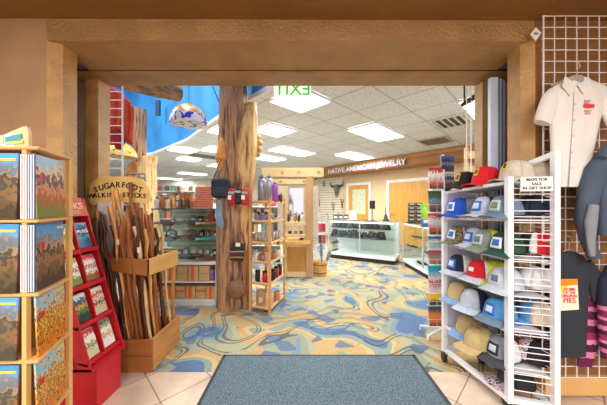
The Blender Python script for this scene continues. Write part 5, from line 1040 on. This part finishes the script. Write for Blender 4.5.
for i, (a, b_, lab, c_) in enumerate(gd):
    o_ = wpt(a, b_, .07); t = thing('wall_ornament', lab+' on the slatwall', 'ornament', o_); mm = K('ornament_'+lab.split(' wall')[0].replace(' ', '_'), c_, .7, var=.35, scale=30)
    if i in (0, 1): 
        MB().lathe([(.06, -.01), (.075, 0), (.06, .01)], (0, 0, 0), 16); MB().tube([wl(.07*cos(k*pi/8), .07*sin(k*pi/8)) for k in range(17)], .012, 6).build('hoop', mm, t)
        for s_ in (-1, 0, 1): MB().tube([wl(.04*s_, -.07), wl(.05*s_, -.15), wl(.05*s_, -.26)], [.008, .022, .004], 6).build('feather', PAPER if s_ == 0 else mm, t)
    elif i in (2, 3):
        MB().tube([wl(0, -.2), wl(0, 0), wl(-.05, .1), wl(-.06, .2)], [.02, .03, .02, .008], 8).build('stem', mm, t); MB().tube([wl(0, 0), wl(.07, .06), wl(.10, .16)], [.02, .018, .006], 8).build('branch', mm, t)
    else:
        MB().slab(wl(-.06, -.11), wl(.06, -.11), wl(.06, .10), wl(-.06, .10), .02).build('panel', mm, t); MB().tube([wl(-.05, .1), wl(0, .17), wl(.05, .1)], .004).build('string', INK, t)
ps_ = thing('packet_stand', 'thin metal floor stand with packets left of the long counter', 'stand', P(322, 252, 6.6)[:2]+(0,)); pq = P(322, 0, 6.6)
MB().rod((pq[0], 6.63, .01), (pq[0], 6.63, 1.0), .012, 8).build('pole', CHROME, ps_); MB().lathe([(0, 0), (.14, 0), (.14, .012), (.02, .03)], (pq[0], 6.63, 0), 16).build('base', CHROME, ps_); MB().rod((pq[0]-.12, 6.62, .88), (pq[0]+.12, 6.62, .88), .008, 6).build('arm', CHROME, ps_); MB().rod((pq[0]-.12, 6.62, .58), (pq[0]+.12, 6.62, .58), .008, 6).build('arm', CHROME, ps_)
for i, (a, b_, c_) in enumerate(((320, 226.5, (190, 40, 60)), (323.8, 226.5, (150, 30, 44)), (320, 238, (70, 60, 70)), (323.8, 238, (190, 60, 70)))):
    o_ = Vector(P(a, b_, 6.6)); t = thing('hanging_packet', '%s packet hanging on the thin metal stand, %s' % (('red', 'maroon', 'grey', 'pink-red')[i], ('upper left', 'upper right', 'lower left', 'lower right')[i]), 'packet', o_)
    MB().slab(tuple(o_+Vector((-.04, 0, -.14))), tuple(o_+Vector((.04, 0, -.14))), tuple(o_+Vector((.04, 0, .08))), tuple(o_+Vector((-.04, 0, .08))), .02).build('pouch', K('packet_'+'abcd'[i], c_, .5, var=.2), t); MB().slab(tuple(o_+Vector((-.04, 0, .081))), tuple(o_+Vector((.04, 0, .081))), tuple(o_+Vector((.04, 0, .12))), tuple(o_+Vector((-.04, 0, .12))), .006).build('header', PAPER, t)
# ================================================================== JEWELRY SIGN
A_ = wpt(329, 164, BO+.05); B_ = wpt(405, 156, BO+.05)
zt, zb = 2.60, 2.40
t = thing('jewelry_sign', 'long maroon and white banner NATIVE AMERICAN JEWELRY on the brown bulkhead', 'sign', (A_+B_)/2)
def q3(p, z, e=0): return (p.x+WN.x*e, p.y+WN.y*e, z)
MB().hexa([q3(A_, zb), q3(B_, zb), q3(B_, zb, .02), q3(A_, zb, .02)], [q3(A_, zt), q3(B_, zt), q3(B_, zt, .02), q3(A_, zt, .02)]).build('board', K('banner_mauve', (166, 122, 124), .5, var=.45, scale=24), t)
mid = (A_+B_)/2; text('NATIVE AMERICAN JEWELRY', 'lettering', K('banner_white', (240, 236, 236), .5), t, TM((mid.x+WN.x*.024, mid.y+WN.y*.024, 2.50), WD, (0, 0, 1)), .232, .003, .004)
mbx = MB()
for z in (zb+.01, zt-.02): mbx.hexa([q3(A_, z, .021), q3(B_, z, .021), q3(B_, z, .025), q3(A_, z, .025)], [q3(A_, z+.01, .021), q3(B_, z+.01, .021), q3(B_, z+.01, .025), q3(A_, z+.01, .025)])
mbx.build('edge_line', K('banner_maroon', (120, 40, 44), .5), t)
# ================================================================== JEWELRY CASES
def case(name, lab, P0, P1, depth, H=.92, base=.16, gridx=2, kickm=None, shelves=(.5, .72)):
    """glass counter: front face from P0 (left) to P1 (right), body behind"""
    P0 = Vector((*P0, 0)); P1 = Vector((*P1, 0)); d = (P1-P0).normalized(); n = Vector((-d.y, d.x, 0)); L_ = (P1-P0).length
    t = thing(name, lab, 'display case', tuple((P0+P1)/2+n*depth/2))
    def bx_(u0, u1, v0, v1, z0, z1, nm, m_): 
        c = lambda u, v: P0+d*u+n*v
        ps = [c(u0, v0), c(u1, v0), c(u1, v1), c(u0, v1)]
        return MB().prism([(p.x, p.y) for p in ps], z0, z1).build(nm, m_, t)
    AL = K('case_aluminium', (208, 212, 214), .3, .4, var=.03)
    bx_(.03, L_-.03, .04, depth-.02, 0, base*.6, 'kick', K('case_kick', (40, 38, 40), .5)); bx_(0, L_, 0, depth, base*.6, base, 'plinth', WHITE)
    bx_(.01, L_-.01, .01, .016, base, H-.03, 'glass_front', GLASS); bx_(0, L_, 0, depth, H-.01, H, 'glass_top', glass('case_glass_top', (240, 247, 245), .12))
    for u in ([0, L_-.022] + ([L_/2-.01] if gridx == 2 else [])): bx_(u, u+.022, 0, .022, base, H-.01, 'post', AL)
    for u in (0, L_-.022): bx_(u, u+.022, depth-.022, depth, base, H-.01, 'post', AL)
    bx_(0, L_, 0, .022, H-.035, H-.012, 'top_rail', AL); bx_(.02, L_-.02, depth-.02, depth-.01, base, H-.03, 'back_panel', K('case_back', (232, 232, 232), .5, var=.02))
    for z in shelves: bx_(.03, L_-.03, .08, depth-.03, z, z+.008, 'glass_shelf', GLASS)
    # tube lamp under the top
    bx_(.05, L_-.05, .03, .05, H-.05, H-.035, 'light_tube', K('tube_glow', (250, 250, 255), .4, emit=2.5))
    return t, (lambda u, v: P0+d*u+n*v), L_, math.atan2(d.y, d.x)
t1, cf, L1_, r1 = case('jewelry_case', 'long glass jewelry counter with white plinth facing the entrance', (.60, 6.10), (1.93, 5.30), .55)
t2, cg, L2_, r2 = case('jewelry_case', 'glass jewelry counter turned sideways, beyond the brochure tower', (2.10, 5.35), (2.10, 3.55), .55, shelves=(.4, .62))
DK = K('navy_velvet', (24, 28, 48), .8, var=.2); GRV = K('grey_velvet', (66, 72, 90), .8); 
rz_ = random.Random(9); k = 0
for i in range(21):
    u = .10+(i % 11)*.125+rz_.uniform(-.02, .02); zf = (.74 if i % 11 > 1 or i < 11 else .52) if i < 11 else .52
    v = .12+rz_.uniform(0, .12); p = cf(min(u, L1_-.1), v); z = (.729 if i < 11 else .509)
    dup_lab = 'dark velvet jewelry bust inside long glass counter, %s level' % ('upper' if i < 11 else 'lower')
    t = thing('jewelry_bust', dup_lab, 'jewelry display', (p.x, p.y, z), r1, 'velvet busts on the %s level' % ('upper' if i < 11 else 'lower'))
    s_ = rz_.uniform(.8, 1.1)*1.5
    MB().grid(lambda a, b_: ((a-.5)*.16*s_*(1-.55*abs(b_-.15)**.7), .035*sin(pi*a)*-1+.03*b_, b_*.12*s_), 8, 8, t=.012).build('bust', DK if i % 3 else GRV, t, world=False)
    MB().tube([(-.03*s_, -.03, .12*s_), (0, -.045, .05*s_), (.03*s_, -.03, .12*s_)], .004, 5).build('necklace', CHROME, t, world=False)
for i in range(5):
    p = cf(.18+i*.23, .12); t = thing('jewelry_tray', 'grey jewelry tray on the counter floor level, number %s from the left' % ('one', 'two', 'three', 'four', 'five')[i], 'tray', (p.x, p.y, .51), r1)
    MB().box((0, 0, .012), (.17, .13, .022)).build('tray', GRV, t, world=False, bevel=.003); 
    mb = MB()
    for a in range(4):
        for b_ in range(2): mb.lathe([(.008, 0), (.010, .006), (.004, .010)], (-.06+a*.04, -.03+b_*.06, .024), 8)
    mb.build('rings', CHROME, t, world=False)
for i in range(3):
    p = cf(.05+i*.0, .10+i*.12); t = thing('necklace_stand', 'dark necklace stand at left end of the long counter, %s' % ('front', 'middle', 'back')[i], 'jewelry display', (p.x+.03, p.y, .165), r1)
    MB().lathe([(.05, 0), (.05, .01), (.008, .015), (.008, .22)], (0, 0, 0), 12).build('stand', DK, t, world=False); MB().tube([(-.05, 0, .17), (0, 0, .23), (.05, 0, .17)], .015, 8).build('bar', DK, t, world=False)
for i in range(7):
    p = cg(.12+i*.24, .15); z = (.409, .629, .162)[i % 3]; t = thing('jewelry_tray', 'grey jewelry tray in the sideways counter, %s one from the far end' % ('first', 'second', 'third', 'fourth', 'fifth', 'sixth', 'seventh')[i], 'tray', (p.x, p.y, z), r2)
    MB().box((0, 0, .02), (.19, .16, .03), M=Matrix.Rotation(-.2, 3, 'X')).build('tray', GRV if i % 2 else DK, t, world=False, bevel=.003); MB().tube([(-.06, -.03, .045), (0, -.05, .05), (.06, -.03, .045)], .006, 6).build('bracelet', CHROME, t, world=False)
# things on the counters
def onc(f, u, v): p = f(u, v); return p
p = onc(cf, .98, .30); t = thing('counter_tablet', 'black tablet on a thin stand upon the long counter', 'tablet', (p.x, p.y, .92))
MB().lathe([(.06, 0), (.06, .012), (.010, .018), (.010, .30)], (p.x, p.y, .92), 14).build('stand', BLACK, t); MB().box((p.x, p.y-.015, 1.285), (.13, .015, .19)).build('screen', BLACK, t, bevel=.003)
p = onc(cf, 1.30, .25); t = thing('black_lamp', 'squat black bell with thin post on the counter right end', 'counter bell', (p.x, p.y, .92))
MB().lathe([(.075, 0), (.075, .02), (.045, .05), (.035, .12), (.012, .16), (.008, .32), (0, .32)], (p.x, p.y, .92), 14).build('body', BLACK, t)
p = onc(cf, .50, .35); t = thing('card_display', 'white card display stand on the long counter before the oak window door', 'card stand', (p.x, p.y, .92))
MB().box((p.x, p.y, 1.03), (.17, .012, .22), M=Matrix.Rotation(-.15, 3, 'X')).build('card', PAPER, t); MB().box((p.x, p.y+.04, .935), (.18, .1, .03)).build('foot', GLASS, t)
p = onc(cf, .12, .3); 
for i in range(3): 
    t = thing('postcard_holder', 'small dark postcard holder at the left end of long counter, %s' % ('left', 'middle', 'right')[i], 'holder', (p.x-.06+i*.13, p.y, .92)); MB().box((p.x-.06+i*.13, p.y, .985), (.11, .04, .12)).build('holder', K('dark_cards', (80, 76, 70), .6, var=.6, scale=40), t); MB().box((p.x-.06+i*.13, p.y-.022, .975), (.08, .004, .05)).build('card', PAPER, t)
p = onc(cg, .35, .2); t = thing('sunglass_rack', 'rack of black and white cards in front of the plain oak door', 'card rack', (p.x, p.y, .92))
bx_x, bx_y = P(415, 0, 4.95)[0], 4.95
MB().box((bx_x, bx_y, 1.13), (.30, .03, .40)).build('backboard', K('board_tan', (170, 140, 96)), t); MB().box((bx_x, bx_y, .93), (.30, .14, .02)).build('foot', BLACK, t)
for r_ in range(5):
    for c_ in range(2):
        t_ = MB().box((bx_x-.073+c_*.146, bx_y-.02, .985+r_*.075), (.135, .012, .055)).build('card', K('card_black', (46, 44, 46), .5, var=.5, scale=60), t)
        MB().box((bx_x-.073+c_*.146, bx_y-.028, .995+r_*.075), (.09, .004, .012)).build('strip', PAPER, t_)
hx, hy = P(424, 0, 4.2)[0], 4.2
t = thing('green_hand', 'lime green hand shaped glove display standing on sideways counter', 'display hand', (hx, hy, .92)); GRN = K('lime_green', (150, 206, 70), .6)
mbh = MB(); mbh.lathe([(.04, 0), (.035, .10), (.05, .2), (.055, .27), (.03, .31)], (hx, hy, .925), 14, sy=.5)
for i, (a, l_) in enumerate(((-.4, .09), (-.13, .12), (.12, .125), (.36, .10))): mbh.tube([(hx-.035+i*.023, hy, 1.21), (hx-.035+i*.023+a*.03, hy, 1.21+l_*.6), (hx-.035+i*.023+a*.05, hy, 1.21+l_)], [.013, .012, .008], 8)
mbh.tube([(hx+.045, hy, 1.13), (hx+.085, hy, 1.18), (hx+.095, hy, 1.23)], [.016, .013, .009], 8); mbh.build('hand', GRN, t)
bx2, by2 = P(419, 0, 4.0)[0], 4.0
t = thing('blue_stand', 'small blue rack of cards on sideways counter left of the tower', 'card stand', (bx2+.12, by2, .92)); MB().box((bx2+.12, by2, .99), (.16, .05, .13)).build('holder', K('holder_blue', (70, 110, 170), .5, var=.4, scale=30), t); MB().box((bx2+.12, by2-.027, 1.02), (.12, .004, .05)).build('card', PAPER, t)
# ================================================================== BROCHURE TOWER
TYY = 2.42; tw = thing('brochure_tower', 'white wire tower of brochures beside the cap rack', 'brochure rack', (1.24, TYY+.1, 0))
xa, xb = P(427.5, 0, TYY)[0], P(443, 0, TYY)[0]
MB().bar((xb, TYY, .05), (xb, TYY, 1.62), .022).build('pole', WHITE, tw); MB().bar((xb+.10, TYY+.18, .05), (xb+.10, TYY+.18, 1.80), .022).build('pole', WHITE, tw)
MB().b2((xb, TYY+.03, .10), (xb+.006, TYY+.17, 1.6)).build('side_plate', K('plate_grey', (186, 190, 198), .4), tw)
for s_, e_ in (((xb, TYY), (xa-.02, TYY-.05)), ((xb, TYY), (xb+.1, TYY+.18)), ((xb, TYY), (xa, TYY+.15))): MB().tube([(*s_, .10), (*e_, .05), (*e_, .012)], .010, 6).build('foot', WHITE, tw)
bl = [('red lettering on white', [(0, (70, 50, 40)), (.3, (200, 90, 50)), (.55, (226, 220, 214)), (.75, (240, 236, 230)), (.85, (200, 50, 50))], 1.435, .20), ('blue and brown lake picture', [(0, (60, 60, 60)), (.3, (150, 110, 80)), (.5, (120, 160, 200)), (.7, (90, 110, 80)), (.88, (60, 90, 60))], 1.215, .20), ('white and orange picture', [(0, (50, 46, 44)), (.3, (210, 96, 50)), (.5, (210, 214, 224)), (.7, (226, 222, 216)), (.85, (200, 70, 50))], 1.0, .20), ('blue top and pale body', [(0, (200, 206, 210)), (.4, (120, 170, 190)), (.6, (220, 220, 214)), (.85, (50, 90, 160))], .86, .12), ('orange and teal picture', [(0, (40, 110, 120)), (.3, (220, 120, 60)), (.6, (90, 150, 140)), (.8, (190, 60, 60))], .72, .13), ('turquoise top band', [(0, (240, 236, 230)), (.4, (190, 80, 70)), (.5, (236, 230, 226)), (.8, (30, 160, 180))], .45, .25), ('yellow band', [(0, (40, 90, 90)), (.3, (80, 70, 60)), (.55, (244, 200, 40))], .33, .10), ('orange animal picture', [(0, (90, 60, 40)), (.25, (226, 120, 50)), (.55, (240, 140, 60)), (.8, (60, 80, 90))], .13, .185)]
rws = ['first', 'second', 'third', 'fourth', 'fifth', 'sixth', 'seventh', 'eighth']
for i, (d_, st, z0, h) in enumerate(bl):
    t = thing('brochure', 'brochure with %s in the %s pocket down the tower' % (d_, rws[i]), 'brochure', ((xa+xb)/2, TYY-.02, z0))
    MB().hexa([(xa+.005, TYY-.03, z0), (xb-.01, TYY-.03, z0), (xb-.01, TYY-.015, z0), (xa+.005, TYY-.015, z0)], [(xa+.005, TYY-.012, z0+h), (xb-.01, TYY-.012, z0+h), (xb-.01, TYY+.003, z0+h), (xa+.005, TYY+.003, z0+h)]).build('leaflet', ramp_mat('brochure_'+'abcdefgh'[i], st, 9, 6, .3, axis=2, namt=.7, seed=30+i, const=False), t)
    mb = MB()
    for q in (0, .5, 1): mb.rod((xa+(xb-xa)*q, TYY-.036, z0-.006), (xa+(xb-xa)*q, TYY-.030, z0+h*.35), .002, 5)
    mb.tube([(xa, TYY+.01, z0+h*.35), (xa, TYY-.032, z0+h*.35), (xb, TYY-.032, z0+h*.35)], .002, 5); mb.tube([(xa, TYY+.01, z0-.006), (xa, TYY-.036, z0-.006), (xb, TYY-.036, z0-.006), (xb, TYY, z0-.006)], .003, 5); mb.build('wire_pocket', WIRE, tw)
xc_, yc_ = P(439.5, 0, 2.6)[0], 2.6
for i, (z0, h, st) in enumerate(((1.62, .16, [(0, (50, 60, 80)), (.4, (110, 120, 150)), (.6, (60, 50, 60)), (.8, (60, 90, 160))]), (1.45, .15, [(0, (70, 60, 60)), (.4, (140, 120, 110)), (.6, (56, 60, 80)), (.8, (150, 160, 190))]), (1.28, .15, [(0, (70, 90, 90)), (.4, (150, 150, 130)), (.6, (60, 70, 90))]))):
    t = thing('brochure', 'dark blue brochure on tall rear column of tower, %s' % ('topmost', 'second', 'third')[i], 'brochure', (xc_+.05, yc_-.03, z0)); MB().b2((xc_, yc_-.035, z0), (xc_+.13, yc_-.02, z0+h)).build('leaflet', ramp_mat('brochure_rear_'+'abc'[i], st, 7, 4, .3, axis=2, namt=.7, seed=50+i), t)
# thin ladder of wire to the ceiling at right
t = thing('wire_ladder', 'thin white wire grid rising to the ceiling behind the cap rack', 'wire grid', (1.68, 2.6, 0)); mb = MB()
xl, xr = P(466.5, 0, 2.6)[0], P(471, 0, 2.6)[0]
for x in (xl, xr): mb.rod((x, 2.6, .02), (x, 2.6, 2.68), .006, 6)
for i in range(26): mb.rod((xl, 2.6, .1+i*.1), (xr, 2.6, .1+i*.1), .003, 5)
mb.build('wires', WIRE, t)
p = P(468, 102, 2.62); t = thing('security_camera', 'dark security camera bracket near the top of thin wire ladder', 'camera', p)
MB().tube([(p[0]-.06, p[1], p[2]-.03), (p[0]+.07, p[1], p[2]+.05)], [.022, .03], 10).build('body', BLACK, t); MB().tube([(p[0], p[1]+.02, p[2]), (p[0], p[1]+.06, p[2]+.02), (p[0], p[1]+.06, p[2]+.4)], .008).build('bracket', BLACK, t)
# blond wood slats shelving behind jamb on the right
t = thing('wood_rack', 'blond wood slatted rack seen between tower and right jamb', 'rack', (2.6, 3.4, 0)); 
for i in range(9): MB().b2((2.15, 3.35, .30+i*.2), (3.1, 3.37, .40+i*.2)).build('slat', PALE, t)
for x in (2.17, 2.63, 3.06): MB().b2((x, 3.372, 0), (x+.04, 3.41, 2.05)).build('upright', SP, t)
# ================================================================== FAR LEFT SHELVES
def far_shelf(lab, x0, x1, Y, H, rows_, seed, grp):
    t = thing('shop_shelf', lab, 'shelf', ((x0+x1)/2, Y, 0)); rr = random.Random(seed)
    MB().b2((x0, Y+.38, 0), (x1, Y+.40, H)).build('back_panel', K('shelf_back_cream', (226, 222, 208), .6), t)
    for x in (x0, x1-.02): MB().b2((x, Y, 0), (x+.02, Y+.38, H)).build('side_panel', K('shelf_white', (226, 226, 220), .5), t)
    for k in range(rows_+1): MB().b2((x0+.02, Y, .08+k*(H-.1)/rows_), (x1-.02, Y+.38, .10+k*(H-.1)/rows_)).build('board', K('shelf_white', (226, 226, 220), .5), t)
    pal = [('red', (190, 60, 60)), ('green', (110, 150, 110)), ('tan', (200, 160, 110)), ('brown', (130, 90, 60)), ('teal', (90, 150, 160)), ('white', (230, 226, 216)), ('orange', (220, 130, 60)), ('grey', (140, 140, 140))]
    for k in range(rows_+1):
        x = x0+.05
        while x < x1-.16:
            n_, c_ = rr.choice(pal); w_ = rr.uniform(.07, .13); h = rr.uniform(.12, (H-.1)/rows_-.06) if k < rows_ else rr.uniform(.08, .2)
            z = .101+k*(H-.1)/rows_; o = MB().b2((x, Y+.04, z), (x+w_, Y+.16, z+h)); o.b2((x+w_*.2, Y+.035, z+h*.3), (x+w_*.8, Y+.04, z+h*.7)); o = o.build('boxed_goods', K('goods_'+n_, c_, .6, var=.3, scale=25), None, bevel=0)
            tag(o, '%s boxed goods on %s' % (n_, grp), 'box', '%s boxed goods on %s' % (n_, grp)); x += w_+rr.uniform(.01, .05)
far_shelf('long cream shelf of goods in the far left, seen above the glass case', -4.6, -1.9, 5.2, 1.30, 4, 3, 'the nearer far-left shelf')
far_shelf('low cream shelf of goods behind the trunk', -1.7, -.5, 5.6, 1.25, 4, 6, 'the low shelf behind the trunk')
far_shelf('farthest shelf of goods near the back left wall', -6.2, -2.8, 8.4, 1.75, 4, 8, 'the farthest shelf')
# white rack frame behind the sign board
t = thing('wire_rack', 'dark wire rack behind the sign board, in front of split trunk', 'wire rack', P(135, 200, 3.0)); mb = MB()
for x in (127, 133, 139, 145): mb.rod(P(x, 174, 3.0), (P(x, 0, 3.0)[0], 3.0, .02), .008, 6)
for y in (174, 178, 190, 200): mb.rod(P(127, y, 3.0), P(145, y, 3.0), .008, 6)
mb.build('frame', K('rack_grey', (120, 110, 104), .4), t)
